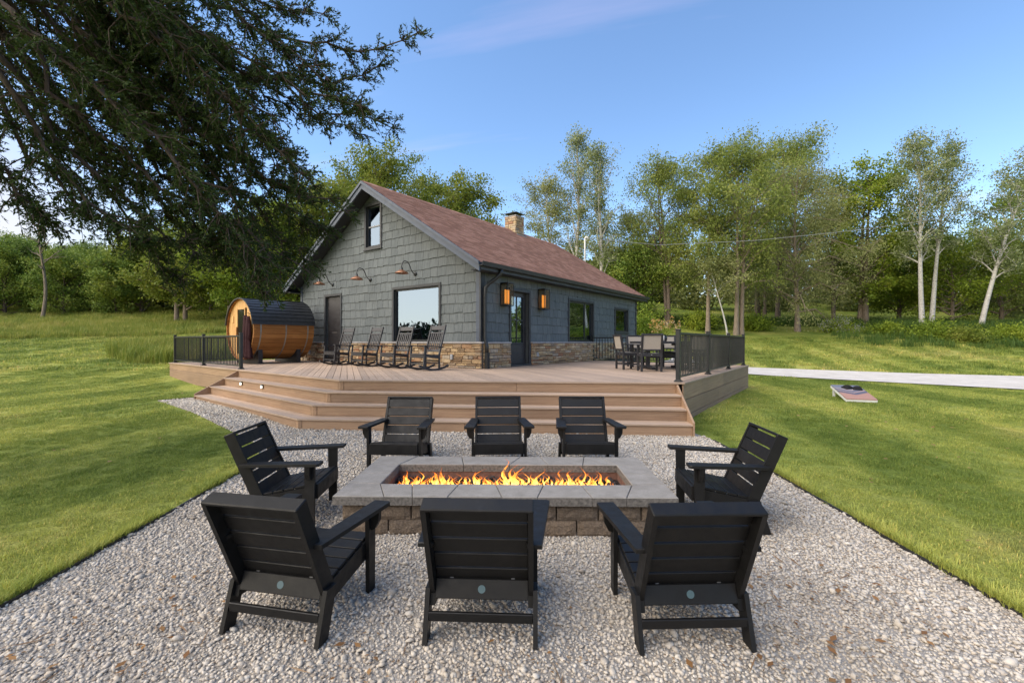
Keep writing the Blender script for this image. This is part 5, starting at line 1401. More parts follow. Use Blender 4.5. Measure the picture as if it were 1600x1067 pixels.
# ------------------------------------------------------------------ cornhole board and bags
def cornhole():
    c = Vector((8.23, 10.70)); h = R(20); f = Vector((math.sin(h), math.cos(h))); z = gzf(8.4, 11.2)
    t = empty('cornhole_board', (c.x, c.y, z), -h, 'sloping cornhole board with dark chevrons on the lawn', 'game board')
    a = math.atan2(.225, 1.2); M = Matrix.Translation((0, 0, .075)) @ Matrix.Rotation(a, 4, 'X')
    V, F = cbox((.61, 1.22, .018)); o = MB().add(V, F).obj('playing_top', 'board_print', t); o.matrix_local = M @ Matrix.Translation((0, .61, 0))
    for s in (-1, 1):
        m = MB(); V, F = cbox((.022, 1.22, .062)); m.add(V, F, M @ Matrix.Translation((s * .294, .61, -.040))); m.obj('side_rail', 'white_paint', t)
        m = MB(); m.box((s * .25, 1.13, .11), (.04, .085, .26)); m.obj('leg', 'white_paint', t)
    m = MB(); V, F = cbox((.56, .022, .085)); m.add(V, F, M @ Matrix.Translation((0, 1.20, -.052))); m.obj('back_rail', 'white_paint', t)
    m = MB(); V, F = cbox((.56, .022, .05)); m.add(V, F, M @ Matrix.Translation((0, .012, -.036))); m.obj('front_rail', 'white_paint', t)
    for (x, y, rz, lab) in ((-.02, .93, .4, 'black bean bag lying on the cornhole board, propped edge up'), (.17, .86, -.2, 'black bean bag lying flat on the cornhole board')):
        q = (Matrix.Translation((c.x, c.y, z)) @ Matrix.Rotation(-h, 4, 'Z') @ M @ Matrix.Translation((x, y, .012)))
        bm = bmesh.new(); bmesh.ops.create_grid(bm, x_segments=8, y_segments=8, size=.095)
        vt = [v.co.copy() for v in bm.verts]; fs = [tuple(v.index for v in f_.verts) for f_ in bm.faces]; bm.free(); n = len(vt)
        pf = lambda v: .062 * max(0, 1 - (abs(v.x) / .096) ** 3) * max(0, 1 - (abs(v.y) / .096) ** 3) + .006
        V = [(v.x, v.y, pf(v) + .012) for v in vt] + [(v.x, v.y, -.004) for v in vt]; F = fs + [tuple(i + n for i in f_[::-1]) for f_ in fs]
        bm = bmesh.new(); vs = [bm.verts.new(v) for v in V]; [bm.faces.new([vs[i] for i in f_]) for f_ in F]; 
        bd = [e for e in bm.edges if e.is_boundary]; bmesh.ops.bridge_loops(bm, edges=bd); bmesh.ops.recalc_face_normals(bm, faces=bm.faces)
        me = bpy.data.meshes.new('bean_bag'); bm.to_mesh(me); bm.free(); me.materials.append(MATS['bag_black']); me.polygons.foreach_set('use_smooth', [True] * len(me.polygons))
        o = link(bpy.data.objects.new('bean_bag', me)); o.matrix_world = q @ Matrix.Rotation(rz, 4, 'Z') @ Matrix.Translation((0, 0, .0)); tag(o, lab, 'bean bag', 'bean bags on the cornhole board')
cornhole()
#@@TREES
# ------------------------------------------------------------------ trees
def tree(name, label, x, y, h, rx, cb, tr, mat, bark, nl, nleaf, leaf, up=(10, 55), lean=(0, 0), cl=.35, seed=0, drop=0., width=.5, cat='tree', group=None, twigs=6, prof=.7, sag=.0, trunks=1, fork=.0):
    g = np.random.default_rng(seed + 1000); q = random.Random(seed)
    airy = mat == 'fo_poplar'; nleaf = int(nleaf * (.8 if airy else 1.28)); rx *= 1.0 if airy or name in ('cedar_tree',) else 1.28; nl = int(nl * 1.15)
    z0 = gzf(x, y) - .15; h = ((HY - h) / FPX * y + CAM_H - z0) * .95
    t = empty(name, (x, y, z0), 0, label, cat, group)
    wood = MB(); pts = []
    for ti in range(trunks):
        bx, by = (0, 0) if ti == 0 else (q.uniform(-.7, .7), q.uniform(-.5, .5))
        lx, ly = lean[0] + (0 if ti == 0 else q.uniform(-.8, .8)), lean[1] + (0 if ti == 0 else q.uniform(-.5, .5)); hh = h * (1 if ti == 0 else q.uniform(.8, .97))
        w1, w2, w3 = q.uniform(0, 6), q.uniform(0, 6), q.uniform(.008, .02) * hh
        def tp(s): return Vector((bx + lx * s ** 1.3 + math.sin(s * 5 + w1) * w3 * s, by + ly * s ** 1.3 + math.sin(s * 4 + w2) * w3 * s, hh * s))
        N = 12; wood.tube([tp(k / (N - 1) * .97) for k in range(N)], [tr * (1 - .86 * (k / (N - 1)) ** .9) * (1.28 if k == 0 else 1) for k in range(N)], 8, False)
        nlim = max(3, nl // trunks)
        for i in range(nlim):
            s = cb + (.98 - cb) * ((i + q.random()) / nlim); st = tp(s); az = i * 2.4 + q.uniform(-.5, .5)
            rel = (s - cb) / (1 - cb); pr = max(.18, math.sin(math.pi * min(1, rel * .80 + .16)) ** prof)
            L = rx * pr * q.uniform(.72, 1.12); el = R(q.uniform(*up)) + rel * .35
            d = Vector((math.cos(az) * math.cos(el), math.sin(az) * math.cos(el), math.sin(el)))
            a = st; mid = st + d * L * .5 + Vector((q.uniform(-.1, .1) * L, q.uniform(-.1, .1) * L, .06 * L)); en = st + d * L + Vector((0, 0, -sag * L))
            r0 = tr * (1 - .8 * s) * .48
            P = [a, a.lerp(mid, .5) + Vector((q.uniform(-.04, .04) * L,) * 3), mid, mid.lerp(en, .5), en]
            wood.tube(P, [r0, r0 * .8, r0 * .6, r0 * .4, r0 * .16], 5, False)
            for k in range(twigs):
                u = .28 + .72 * (k + q.random()) / twigs; sp_ = (a.lerp(mid, u * 2) if u < .5 else mid.lerp(en, u * 2 - 1))
                dd = (d * .55 + Vector((q.gauss(0, .6), q.gauss(0, .6), q.gauss(.05, .45) - sag * .5))).normalized(); l2 = q.uniform(.22, .46) * L * (1.15 - .4 * u) + .25
                e2 = sp_ + dd * l2 - Vector((0, 0, sag * l2 * .6)); wood.tube([sp_, sp_.lerp(e2, .55) + Vector((0, 0, .05 * l2)), e2], [r0 * .3, r0 * .2, r0 * .07], 4, False)
                pts.append((sp_, e2, l2))
    wood.obj('trunk', bark, t, True)
    n = len(pts); per = g.multinomial(nleaf, np.array([p[2] for p in pts]) * g.gamma(2.0, .5, n) / np.sum(np.array([p[2] for p in pts]) * 1.0) if False else (lambda w_: w_ / w_.sum())(np.array([p[2] for p in pts]) * g.gamma(2.0, .5, n)))
    A = np.repeat(np.array([tuple(p[0]) for p in pts]), per, 0); B = np.repeat(np.array([tuple(p[1]) for p in pts]), per, 0)
    u = g.beta(1.6, 1.0, len(A))[:, None]
    P = A + (B - A) * u + g.normal(0, 1, A.shape) * cl * .78 * np.array([1, 1, .7]) - np.array([0, 0, 1]) * np.abs(g.normal(0, 1, (len(A), 1))) * cl * drop
    P[:, 2] = np.maximum(P[:, 2], .12)
    leaf_obj('crown', P, leaf * .78, mat, t, width * 1.15, drop, seed)
    return t
def at(px, D): return ((px - 800) / FPX * D, D)
GR = 'trees beyond the driveway'
def build_trees():
    X = at
    tree('locust_tree', 'feathery tree nearest the house end, slim dark twin trunks', *X(1045, 36), 245, 3.3, .22, .17, 'fo_locust', 'bark', 26, 17000, .19, (15, 55), (-.6, 0), .42, 1, .5, group=GR, trunks=2, sag=.1)
    tree('locust_tree', 'feathery tree with a tan trunk behind the long railing', *X(1106, 33), 240, 3.0, .26, .17, 'fo_locust', 'tan_bark', 24, 16000, .18, (15, 55), (.2, 0), .40, 2, .5, group=GR, sag=.12)
    tree('locust_tree', 'tall feathery tree with paired tan trunks near the railing end', *X(1150, 32), 225, 3.6, .28, .18, 'fo_locust', 'tan_bark', 30, 20000, .18, (20, 60), (.3, 0), .42, 3, .5, group=GR, trunks=2, sag=.1)
    tree('birch_sapling', 'thin leaning white birch sapling among the feathery trees', *X(1137, 31.5), 410, 1.5, .5, .075, 'fo_olive', 'birch_bark', 10, 3500, .16, (20, 60), (-1.1, .3), .3, 4, .3, group=GR)
    tree('locust_tree', 'tallest feathery tree behind the grove of slim trunks', *X(1215, 40), 215, 4.4, .24, .22, 'fo_locust', 'bark', 30, 22000, .21, (15, 55), (.5, 0), .5, 5, .5, group=GR, sag=.1)
    tree('locust_tree', 'feathery tree with a cluster of slim dark trunks at its foot', *X(1182, 42), 250, 3.4, .25, .17, 'fo_locust', 'bark', 24, 14000, .2, (15, 55), (0, 0), .45, 6, .5, group=GR, trunks=3, sag=.1)
    tree('willow_tree', 'broad olive willowy tree with drooping branches to near the grass', *X(1246, 34), 255, 3.7, .13, .2, 'fo_olive', 'tan_bark', 38, 26000, .17, (0, 60), (-.2, 0), .42, 7, 1.1, .35, group=GR, sag=.35)
    tree('willow_tree', 'smaller olive willowy tree filling the gap beside the birches', *X(1302, 38), 285, 3.2, .14, .17, 'fo_olive', 'bark', 28, 17000, .18, (5, 55), (0, 0), .42, 8, .9, .38, group=GR, sag=.3)
    tree('maple_tree', 'leafy bright green tree with brown trunks behind the flowering bush', *X(1352, 38), 258, 3.2, .12, .24, 'fo_green', 'tan_bark', 34, 19000, .24, (5, 50), (.3, 0), .42, 9, .2, .6, group=GR, trunks=2)
    B = 'white-barked trees along the bank'
    tree('birch_tree', 'straight white birch with bare lower trunk, taller of the pair', *X(1441, 33), 205, 2.7, .34, .19, 'fo_poplar', 'birch_bark', 24, 12500, .17, (35, 68), (-.5, 0), .34, 10, .2, .55, group=B)
    tree('birch_tree', 'white birch leaning slightly away from its straight neighbour', *X(1455, 34), 215, 2.7, .40, .18, 'fo_poplar', 'birch_bark', 24, 11500, .17, (35, 68), (1.4, 0), .34, 11, .2, .55, group=B)
    tree('birch_tree', 'strongly leaning white birch at the end of the bank', *X(1531, 33), 225, 2.9, .30, .18, 'fo_poplar', 'birch_bark', 24, 12500, .17, (30, 65), (4.4, 0), .36, 12, .2, .55, group=B)
    tree('hawthorn_tree', 'low dark green tree spreading behind the birch pair', *X(1487, 37), 385, 3.3, .10, .17, 'fo_green', 'tan_bark', 26, 17000, .2, (0, 45), (.2, 0), .4, 13, .3, .6, group=GR)
    tree('hawthorn_tree', 'low olive green tree beside the leaning birch', *X(1565, 38), 375, 3.6, .08, .18, 'fo_locust', 'tan_bark', 26, 17000, .2, (0, 45), (-.4, 0), .42, 14, .3, .6, group=GR)
    tree('hawthorn_tree', 'low leafy tree filling below the straight birch', *X(1405, 40), 375, 3.0, .08, .18, 'fo_green', 'bark', 24, 15000, .21, (0, 45), (0, 0), .42, 15, .3, .6, group=GR)
    tree('maple_tree', 'rounded green tree beyond the end of the bank', *X(1625, 40), 280, 3.8, .15, .22, 'fo_green', 'bark', 28, 16000, .24, (5, 50), (0, 0), .45, 16, .2, .6, group=GR)
    # behind the house
    tree('poplar_tree', 'tall airy poplar with pale trunk behind the chimney', *X(896, 38), 200, 3.3, .26, .2, 'fo_poplar', 'birch_bark', 30, 11500, .17, (45, 75), (.6, 0), .33, 20, .1, .6, group='trees behind the house')
    tree('poplar_tree', 'tall airy poplar with pale trunk behind the far roof slope', *X(938, 36), 225, 3.0, .26, .2, 'fo_poplar', 'birch_bark', 28, 10500, .17, (45, 75), (.2, 0), .32, 21, .1, .6, group='trees behind the house')
    tree('poplar_tree', 'shorter bushy poplar leaning over the roof beside the chimney', *X(862, 40), 285, 3.0, .2, .17, 'fo_olive', 'birch_bark', 24, 11500, .18, (25, 60), (-.5, 0), .36, 22, .2, .55, group='trees behind the house')
    tree('hawthorn_tree', 'dark bushy tree low behind the far roof end', *X(985, 38), 405, 3.0, .08, .16, 'fo_evergreen', 'bark', 24, 15000, .2, (0, 45), (0, 0), .4, 23, .3, .6, group='trees behind the house')
    tree('locust_tree', 'olive feathery tree between the poplars and driveway grove', *X(995, 42), 335, 3.6, .15, .18, 'fo_olive', 'bark', 26, 15000, .2, (10, 55), (0, 0), .45, 24, .5, .45, group='trees behind the house')
    tree('cottonwood_tree', 'yellow-green tree rising behind the gable peak', *X(588, 44), 258, 4.6, .22, .26, 'fo_bright', 'bark', 32, 17000, .26, (20, 60), (0, 0), .5, 25, .1, .65, group='trees behind the house')
    tree('cottonwood_tree', 'yellow-green tree half hidden behind the gable slope', *X(525, 40), 308, 4.6, .18, .24, 'fo_bright', 'bark', 32, 18000, .25, (15, 55), (0, 0), .5, 26, .1, .65, group='trees behind the house')
    tree('maple_tree', 'rounded green tree showing above the middle of the ridge', *X(718, 46), 308, 4.6, .2, .24, 'fo_bright', 'bark', 30, 16000, .26, (10, 55), (0, 0), .5, 27, .1, .65, group='trees behind the house')
    tree('maple_tree', 'green tree just showing above the ridge near the gable', *X(655, 50), 294, 4.6, .2, .24, 'fo_locust', 'bark', 28, 14000, .27, (10, 55), (0, 0), .5, 28, .1, .65, group='trees behind the house')
    # west edge
    W = 'trees along the meadow edge'
    tree('maple_tree', 'green tree with forked pale trunk at the meadow edge', *X(276, 36), 388, 3.4, .22, .2, 'fo_bright', 'tan_bark', 28, 15000, .24, (10, 55), (0, 0), .42, 30, .2, .6, group=W, trunks=2)
    tree('maple_tree', 'green tree beyond the meadow behind the barrel sauna', *X(415, 36), 360, 3.6, .14, .2, 'fo_green', 'bark', 28, 16000, .24, (10, 55), (0, 0), .42, 31, .2, .6, group=W)
    tree('maple_tree', 'slim tree standing just beyond the barrel sauna', *X(357, 35), 405, 2.4, .25, .13, 'fo_green', 'tan_bark', 22, 11000, .22, (10, 55), (0, 0), .38, 32, .2, .6, group=W)
    tree('maple_tree', 'bright leafy tree beyond the meadow, standing beside the forked tree', *X(222, 42), 400, 3.4, .06, .2, 'fo_bright', 'bark', 26, 15000, .24, (5, 50), (0, 0), .42, 33, .2, .6, group=W)
    tree('maple_tree', 'green tree behind the forked tree at the meadow', *X(330, 44), 378, 4.2, .08, .2, 'fo_green', 'bark', 28, 16000, .25, (5, 50), (0, 0), .45, 34, .2, .6, group=W)
    tree('maple_tree', 'green tree at the meadow corner behind the house eave', *X(468, 38), 345, 3.6, .12, .2, 'fo_bright', 'bark', 28, 15000, .24, (5, 50), (0, 0), .45, 35, .2, .6, group=W)
    ev = [(8, 41, 380, 2.9, 'dark cedar standing first at the far meadow end'), (58, 43, 398, 2.7, 'dark cedar directly behind the dead tree'), (100, 41, 400, 2.7, 'dark cedar just beside the dead tree'), (142, 44, 397, 2.9, 'dark cedar standing fourth from the meadow end'),
          (182, 41, 410, 2.7, 'dark cedar standing fifth from the meadow end'), (-40, 42, 378, 3.0, 'dark cedar beyond the meadow end'), (-100, 44, 378, 3.0, 'dark cedar far out along the meadow'), (255, 45, 408, 3.0, 'dark cedar behind the bright leafy tree'), (30, 47, 376, 3.0, 'dark cedar in the second row at the meadow end'), (120, 48, 390, 3.0, 'dark cedar in the second row behind the dead tree')]
    for i, (px, D, h, rx, lab) in enumerate(ev):
        tree('cedar_tree', lab, *X(px, D), h, rx, .05, .14, 'fo_evergreen', 'cedar_bark', 34, 15000, .24, (5, 40), (0, 0), .34, 40 + i, .0, .35, group='dark cedars beyond the meadow', prof=.55, twigs=6)
    # dead tree: bare limbs only
    x, y = at(65, 38); z = gzf(x, y) - .1; t = empty('dead_tree', (x, y, z), 0, 'bare dead tree with pale trunk among the cedars', 'tree'); m = MB(); q = random.Random(77)
    tp = lambda s: Vector((.25 * math.sin(s * 5), .1 * math.sin(s * 7), 9.4 * s)); m.tube([tp(k / 10) for k in range(11)], [.15 - .012 * k for k in range(11)], 7, False); m.obj('trunk', 'tan_bark', t, True); m = MB()
    for i in range(16):
        s = .45 + .5 * i / 16; a = q.uniform(0, 6.28); L = q.uniform(.8, 2.0); p = tp(s); e = p + Vector((math.cos(a) * L, math.sin(a) * L * .6, L * q.uniform(.2, .9))); m.tube([p, p.lerp(e, .5) + Vector((0, 0, .12)), e], [.05, .03, .008], 5, False)
        for k in range(3): f = e.lerp(p, q.uniform(.1, .6)); m.tube([f, f + Vector((q.uniform(-.6, .6), q.uniform(-.4, .4), q.uniform(0, .6)))], [.018, .005], 4, False)
    m.obj('limbs', 'tan_bark', t, True)
    # flowering bush and low shrubs
    def shrub(name, label, px, D, h, r, mat, n, leaf, seed, extra=None):
        x, y = at(px, D); z = gzf(x, y) - .05; t = empty(name, (x, y, z), 0, label, 'shrub'); g = np.random.default_rng(seed); m = MB(); q = random.Random(seed); E = []
        for i in range(26):
            a = q.uniform(0, 6.28); el = q.uniform(.25, 1.4); L = r * q.uniform(.5, 1.05); e = Vector((math.cos(a) * math.cos(el) * L, math.sin(a) * math.cos(el) * L, math.sin(el) * h * q.uniform(.6, 1.05) + .05)); m.tube([(0, 0, 0), e * .5 + Vector((0, 0, .1)), e], [.02, .012, .004], 4, False); E.append(e)
        m.obj('stems', 'bark', t); A = np.array([tuple(e) for e in E])[g.integers(0, 26, n)] * g.uniform(.45, 1.05, (n, 1)) + g.normal(0, .16 * r, (n, 3)); A[:, 2] = np.abs(A[:, 2]); leaf_obj('foliage', A, leaf, mat, t, .55, 0, seed)
        if extra: A = np.array([tuple(e) for e in E])[g.integers(0, 26, n // 2)] * g.uniform(.8, 1.05, (n // 2, 1)) + g.normal(0, .12 * r, (n // 2, 3)); A[:, 2] = np.abs(A[:, 2]) + .05; leaf_obj('blossom', A, leaf * .7, extra, t, .8, 0, seed + 3)
    shrub('flowering_bush', 'low grey-white flowering bush in front of the leafy trees', 1312, 33, 1.0, 1.5, 'fo_green', 3500, .10, 60, 'fo_white')
    for px, D, h, r, lab, mt in ((1000, 31, 1.6, 2.2, 'dense green shrub on the slope beside the house end', 'fo_green'), (1095, 35, 1.3, 1.8, 'green shrub at the foot of the tan trunk', 'fo_green'), (1178, 34, 1.0, 1.6, 'low green shrub below the slim trunks', 'fo_green'),
                               (1455, 30, 1.0, 1.7, 'leafy green shrub at the foot of the birch pair', 'fo_green'), (1505, 29, 1.0, 1.5, 'leafy green shrub between birch pair and leaning birch', 'fo_bright'), (1580, 29.5, .9, 1.6, 'leafy green shrub beyond the leaning birch', 'fo_green'), (1385, 32, .7, 1.3, 'low green shrub beside the flowering bush', 'fo_green')):
        shrub('shrub', lab, px, D, h, r, mt, 5000, .13, int(px))
    # far woods that read as one mass
    def wood(name, label, pts, h, n, leaf, mat, seed, spread=3.0):
        g = np.random.default_rng(seed); K = []
        for (a, b) in zip(pts[:-1], pts[1:]):
            k = int(math.dist(a, b) / 2.2)
            for i in range(k): u = (i + g.random()) / k; K.append((a[0] + (b[0] - a[0]) * u + g.normal(0, 2), a[1] + (b[1] - a[1]) * u + g.normal(0, 2.5), h * g.uniform(.7, 1.15), g.uniform(1.6, spread)))
        K = np.array(K); i = g.integers(0, len(K), n); k = K[i]; d = g.normal(0, 1, (n, 3)); d /= np.linalg.norm(d, axis=1)[:, None]; rr_ = g.uniform(.55, 1.05, n)[:, None] ** .5
        P = d * rr_ * np.stack([k[:, 3], k[:, 3], k[:, 2] * .5], -1); P[:, 2] += k[:, 2] * .5; P[:, 0] += k[:, 0]; P[:, 1] += k[:, 1]; P[:, 2] += gz(P[:, 0], P[:, 1])
        o = leaf_obj(name, P, leaf, mat, None, .6, 0, seed); tag(o, label, 'woodland', kind='stuff')
    wood('far_wood', 'far green woodland behind the driveway trees', [(0, 62), (40, 60), (75, 54), (105, 40)], 7.0, 30000, .75, 'fo_locust', 70)
    wood('far_wood', 'olive undergrowth mass behind the driveway grove', [(8, 50), (34, 50), (58, 47), (74, 42)], 6.6, 26000, .42, 'fo_olive', 73, 2.6)
    wood('far_wood', 'far woodland behind the meadow cedars', [(-95, 34), (-70, 52), (-40, 60), (-5, 64)], 7.0, 26000, .75, 'fo_green', 71)
    wood('far_wood', 'far woodland beyond the lawn on the west side', [(-95, 36), (-84, 8), (-78, -30), (-60, -60), (0, -75), (60, -60), (90, -20), (105, 40)], 4.4, 22000, 1.1, 'fo_darkwood', 72, 4.0)
build_trees()

# ------------------------------------------------------------------ overhanging cedar on the near left
def build_cedar():
    TX, TY = -7.0, 4.9; z0 = gzf(TX, TY) - .1
    t = empty('cedar_tree', (TX, TY, z0), 0, 'big old cedar whose dark branches overhang the lawn', 'tree')
    O = Vector((TX, TY, z0)); wood = MB(); q = random.Random(4)
    tp = lambda s: Vector((.3 * math.sin(s * 3), .2 * math.sin(s * 4), 12.5 * s)); wood.tube([tp(k / 10) for k in range(11)], [.34 - .03 * k for k in range(11)], 10, False)
    LB = [((.62), (60, -160, 5.6), (230, -40, 6.2), (420, 55, 6.8), (560, 80, 7.1), (652, 52, 7.3)),
          (.56, (40, -120, 5.4), (200, 10, 6.0), (370, 110, 6.6), (500, 175, 7.0), (612, 200, 7.2)),
          (.60, (100, -100, 6.6), (280, 40, 7.2), (440, 160, 7.6), (560, 210, 7.9)),
          (.50, (20, -60, 5.4), (170, 90, 6.0), (320, 210, 6.4), (440, 290, 6.8), (538, 330, 7.0)),
          (.52, (60, -60, 6.8), (230, 120, 7.4), (380, 250, 7.7), (480, 340, 7.9), (520, 360, 8.0)),
          (.46, (0, 20, 5.2), (120, 170, 5.8), (250, 290, 6.2), (370, 370, 6.6), (485, 425, 6.9)),
          (.44, (10, 60, 6.4), (150, 220, 7.0), (290, 340, 7.4), (400, 440, 7.7)),
          (.42, (-20, 60, 5.2), (90, 210, 5.7), (190, 330, 6.0), (280, 420, 6.2), (315, 462, 6.3)),
          (.38, (-30, 120, 5.2), (50, 250, 5.6), (120, 330, 5.8), (185, 385, 5.9)),
          (.66, (120, -160, 6.4), (300, -60, 7.0), (430, 0, 7.3), (505, 22, 7.5)),
          (.64, (160, -140, 5.4), (320, -20, 5.8), (440, 80, 6.1), (510, 120, 6.2)),
          (.58, (0, -120, 6.2), (120, 20, 6.8), (260, 120, 7.2), (360, 200, 7.4)),
          (.54, (-40, -60, 5.6), (60, 60, 6.2), (150, 150, 6.5), (230, 230, 6.7)),
          (.48, (60, 60, 5.6), (220, 190, 5.9), (340, 300, 6.2), (420, 380, 6.5), (450, 440, 6.7)),
          (.57, (80, -60, 5.2), (250, 60, 5.4), (380, 190, 5.7), (470, 270, 6.0)),
          (.70, (0, -220, 5.6), (130, -90, 6.2), (240, -10, 6.6), (330, 60, 6.8)),
          (.40, (-60, 20, 6.0), (20, 140, 6.5), (80, 230, 6.8), (140, 300, 7.0)),
          # the rest of the crown, away from the lens
          ]
    limbs = []
    LB += [(.50, (80, 20, 6.2), (220, 160, 6.6), (330, 260, 7.0), (400, 340, 7.2), (432, 400, 7.3)), (.50, (40, 0, 7.0), (200, 150, 7.5), (300, 260, 7.8), (360, 340, 8.0), (392, 415, 8.0)),
           (.47, (0, 40, 6.6), (140, 200, 7.0), (240, 320, 7.3), (300, 400, 7.4), (345, 450, 7.4)), (.55, (100, -40, 7.2), (260, 100, 7.6), (400, 200, 7.8), (470, 300, 8.0)), (.5, (90, 40, 7.4), (260, 200, 7.9), (390, 310, 8.2), (460, 380, 8.3), (500, 418, 8.4)), (.52, (60, 10, 6.9), (240, 170, 7.3), (360, 270, 7.6), (430, 340, 7.8), (455, 405, 7.9)), (.57, (120, -20, 6.4), (300, 120, 6.8), (420, 220, 7.1), (490, 290, 7.3)), (.6, (140, -60, 5.8), (300, 60, 6.2), (400, 160, 6.5), (455, 240, 6.7))]
    LB = [(r_[0],) + tuple((c[0] - (12 if c[1] > 330 else 0), c[1] - (.08 if c[0] > 395 else .5) * max(0, c[1] - 325), c[2]) for c in r_[1:]) for r_ in LB]
    for row in LB:
        P = [tp(row[0])] + [ray(*c) - O for c in row[1:]]
        D = []
        for i in range(len(P) - 1):           # resample with a little wander
            n = max(3, int((P[i + 1] - P[i]).length / .25))
            for k in range(n): D.append(P[i].lerp(P[i + 1], k / n) + Vector((q.gauss(0, .05), q.gauss(0, .05), q.gauss(0, .05))))
        D.append(P[-1]); limbs.append((D, 1.0))
    for row in LB:
        j = (q.gauss(0, 32), q.gauss(0, 30), q.gauss(0, .5)); P = [tp(row[0] + .03)] + [ray(c[0] + j[0] - 14 * i_, c[1] + j[1], c[2] + j[2]) - O for i_, c in enumerate(row[1:])]; D = []
        for i in range(len(P) - 1):
            n = max(3, int((P[i + 1] - P[i]).length / .25))
            for k in range(n): D.append(P[i].lerp(P[i + 1], k / n) + Vector((q.gauss(0, .03), q.gauss(0, .03), q.gauss(0, .03))))
        D.append(P[-1]); limbs.append((D, 1.0))
    for i in range(22):                       # limbs on the other sides, plainer
        s = .22 + .72 * i / 22; a = R(165 + (i * 67) % 130) ; L = 4.2 * (1 - s) ** .6 + .8; p = tp(s)
        e = p + Vector((math.cos(a) * L, math.sin(a) * L, q.uniform(-.25, .35) * L)); D = [p.lerp(e, k / 12) + Vector((0, 0, .25 * math.sin(math.pi * k / 12))) + Vector((q.gauss(0, .03),) * 3) for k in range(13)]
        limbs.append((D, .55))
    V = []; F = []; tufts = []; subs = 0
    for D, dens in limbs:
        n = len(D); r0 = .036
        wood.tube(D, [r0 * (1 - .88 * k / (n - 1)) + .004 for k in range(n)], 6, False)
        for k in range(2, n):
            f = k / (n - 1)
            if f < .22: continue
            dirn = (D[k] - D[k - 1]).normalized()
            for _ in range(8 if f > .35 else 4):
                if q.random() > dens * (1 if f > .3 else .6): continue
                l = q.uniform(.22, .70) * (1.15 - .66 * f)
                d = (dirn * .75 + Vector((q.gauss(0, .5), q.gauss(0, .5), q.gauss(-.10, .42)))).normalized()
                e = D[k] + d * l + Vector((0, 0, -.10 * l)); m = D[k].lerp(e, .5) + Vector((q.gauss(0, .03), q.gauss(0, .03), q.gauss(.03, .03)))
                wood.tube([D[k], m, e], [.010, .006, .002], 4, False); subs += 1
                ns = int(l / .033)
                for j in range(ns):
                    u = (j + q.random()) / ns
                    if u < .12: continue
                    p = (D[k].lerp(m, u * 2) if u < .5 else m.lerp(e, u * 2 - 1)); dd = (d * .8 + Vector((q.gauss(0, .55), q.gauss(0, .55), q.gauss(0, .5)))).normalized(); tufts.append((*p, *dd, q.uniform(.055, .13) * (1.1 - .35 * u)))
    wood.obj('trunk', 'cedar_bark', t, True)
    T = np.array(tufts); n = len(T); g = np.random.default_rng(8); NB = 8
    base = np.repeat(T[:, :3], NB, 0); dr = np.repeat(T[:, 3:6], NB, 0); L = np.repeat(T[:, 6], NB)
    along = g.uniform(0, .8, n * NB)[:, None]; sp_ = g.normal(0, .42, (n * NB, 3)); dd = dr + sp_; dd /= np.linalg.norm(dd, axis=1)[:, None]
    st = base + dr * along * L[:, None]; l = (L * g.uniform(.35, .75, n * NB))[:, None]; s = np.cross(dd, g.normal(0, 1, dd.shape)); s /= np.linalg.norm(s, axis=1)[:, None] + 1e-9
    w_ = .0050 + .0050 * g.random((n * NB, 1)); mid = st + dd * l * .4
    V = np.stack([st, mid + s * w_, st + dd * l, mid - s * w_], 1).reshape(-1, 3); mesh_np('crown', V, np.arange(len(V)).reshape(-1, 4), 'fo_cedar', t)
build_cedar()

# ------------------------------------------------------------------ service mast, wire and far pole
x, y = at(914, 24.5); zt_ = 7.05
mast = empty('service_mast', (x, y, gzf(x, y) - .1), 0, 'thin white service mast standing behind the roof', 'mast'); zl = zt_ - mast.location.z
m = MB(); m.tube([(0, 0, 0), (0, 0, zl - .1), (.01, 0, zl)], .045, 8); m.obj('pipe', 'white_paint', mast, True)
m = MB(); m.tube([(0, 0, zl - .02), (.04, 0, zl + .06), (.12, 0, zl + .07), (.17, 0, zl - .02)], .055, 8); m.obj('weather_head', 'white_paint', mast, True)
P = [Vector((x + .15, y, zt_))] + [ray(px, py, D) for px, py, D in ((1030, 383, 26), (1180, 376, 27), (1300, 364, 28), (1400, 352, 29), (1600, 322, 31), (1720, 302, 32))]
D = []
for a, b in zip(P[:-1], P[1:]): D += [a.lerp(b, k / 6) for k in range(6)]
m = MB(); m.tube(D + [P[-1]], .016, 5); tag(m.obj('power_line', 'wire', None), 'thin grey power line sagging across the driveway trees', 'wire')
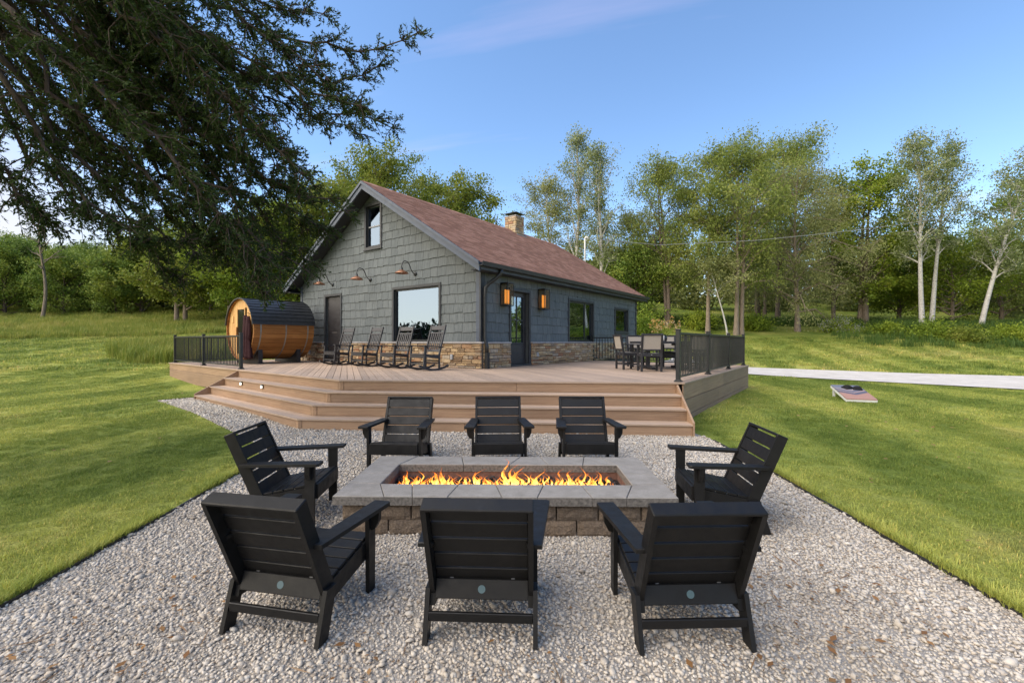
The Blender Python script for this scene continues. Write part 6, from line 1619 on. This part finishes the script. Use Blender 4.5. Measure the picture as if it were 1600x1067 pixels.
pp = P[-1]; up = empty('utility_pole', (pp.x, pp.y, gzf(pp.x, pp.y) - .1), 0, 'wooden utility pole carrying the grey power line', 'pole')
m = MB(); hh = pp.z - up.location.z + .5; m.tube([(0.1, 0, 0), (.1, 0, hh)], [.16, .11], 10); m.obj('shaft', 'pole_wood', up, True); MB().box((.1, -.0, hh - .55), (.10, 1.6, .12), .01).obj('cross_arm', 'pole_wood', up)

# ------------------------------------------------------------------ litter on the gravel and lawn
def litter():
    def put(nm, n, gen, size, mat, lab, wd, flat=True):
        P = gen(n); V = []; g = np.random.default_rng(91); F = []
        for i, (x, y) in enumerate(P):
            z = gzf(x, y) + (.028 if -3.2 < x < 3.1 else .06); a = g.uniform(0, 6.28); L = size * g.uniform(.5, 1.3); c, s = math.cos(a) * L, math.sin(a) * L; k = wd; b = g.uniform(-.2, .35) * L
            o = len(V); V += [(x - c, y - s, z), (x - s * k, y + c * k, z + b * .3), (x + c, y + s, z + b), (x + s * k, y - c * k, z + b * .3 + .004)]; F.append((o, o + 1, o + 2, o + 3))
        o = mesh_np(nm, np.array(V), np.array(F), mat); tag(o, lab, 'litter', kind='stuff')
    g = np.random.default_rng(92)
    def gen1(n):
        c = np.array([(1.9, 3.2), (2.3, 2.9), (1.6, 3.0), (2.5, 3.3), (1.2, 2.4), (1.9, 2.6), (-2.6, 2.5), (-1.9, 2.4), (.2, 2.4), (-.9, 2.5), (2.1, 3.8), (-2.2, 3.1)]); i = g.integers(0, len(c), n); return c[i] + g.normal(0, .22, (n, 2))
    put('dead_leaves', 90, gen1, .028, 'dead_leaf', 'curled brown dead leaves lying on the gravel', .5)
    put('wood_chips', 800, gen1, .012, 'chips', 'brown bark chips and needles strewn on the gravel', .35)
    put('twigs', 60, gen1, .07, 'chips', 'thin brown twigs strewn on the gravel', .06)
    def gen2(n): 
        x = g.uniform(3.4, 9, n) * g.choice((-1, 1), n, p=(.35, .65)); return np.stack([x, np.abs(x) / 1.1 + g.uniform(0, 5, n)], -1)
    put('fallen_leaves', 70, gen2, .035, 'dead_leaf', 'pale fallen leaves scattered on the lawn', .6)
litter()
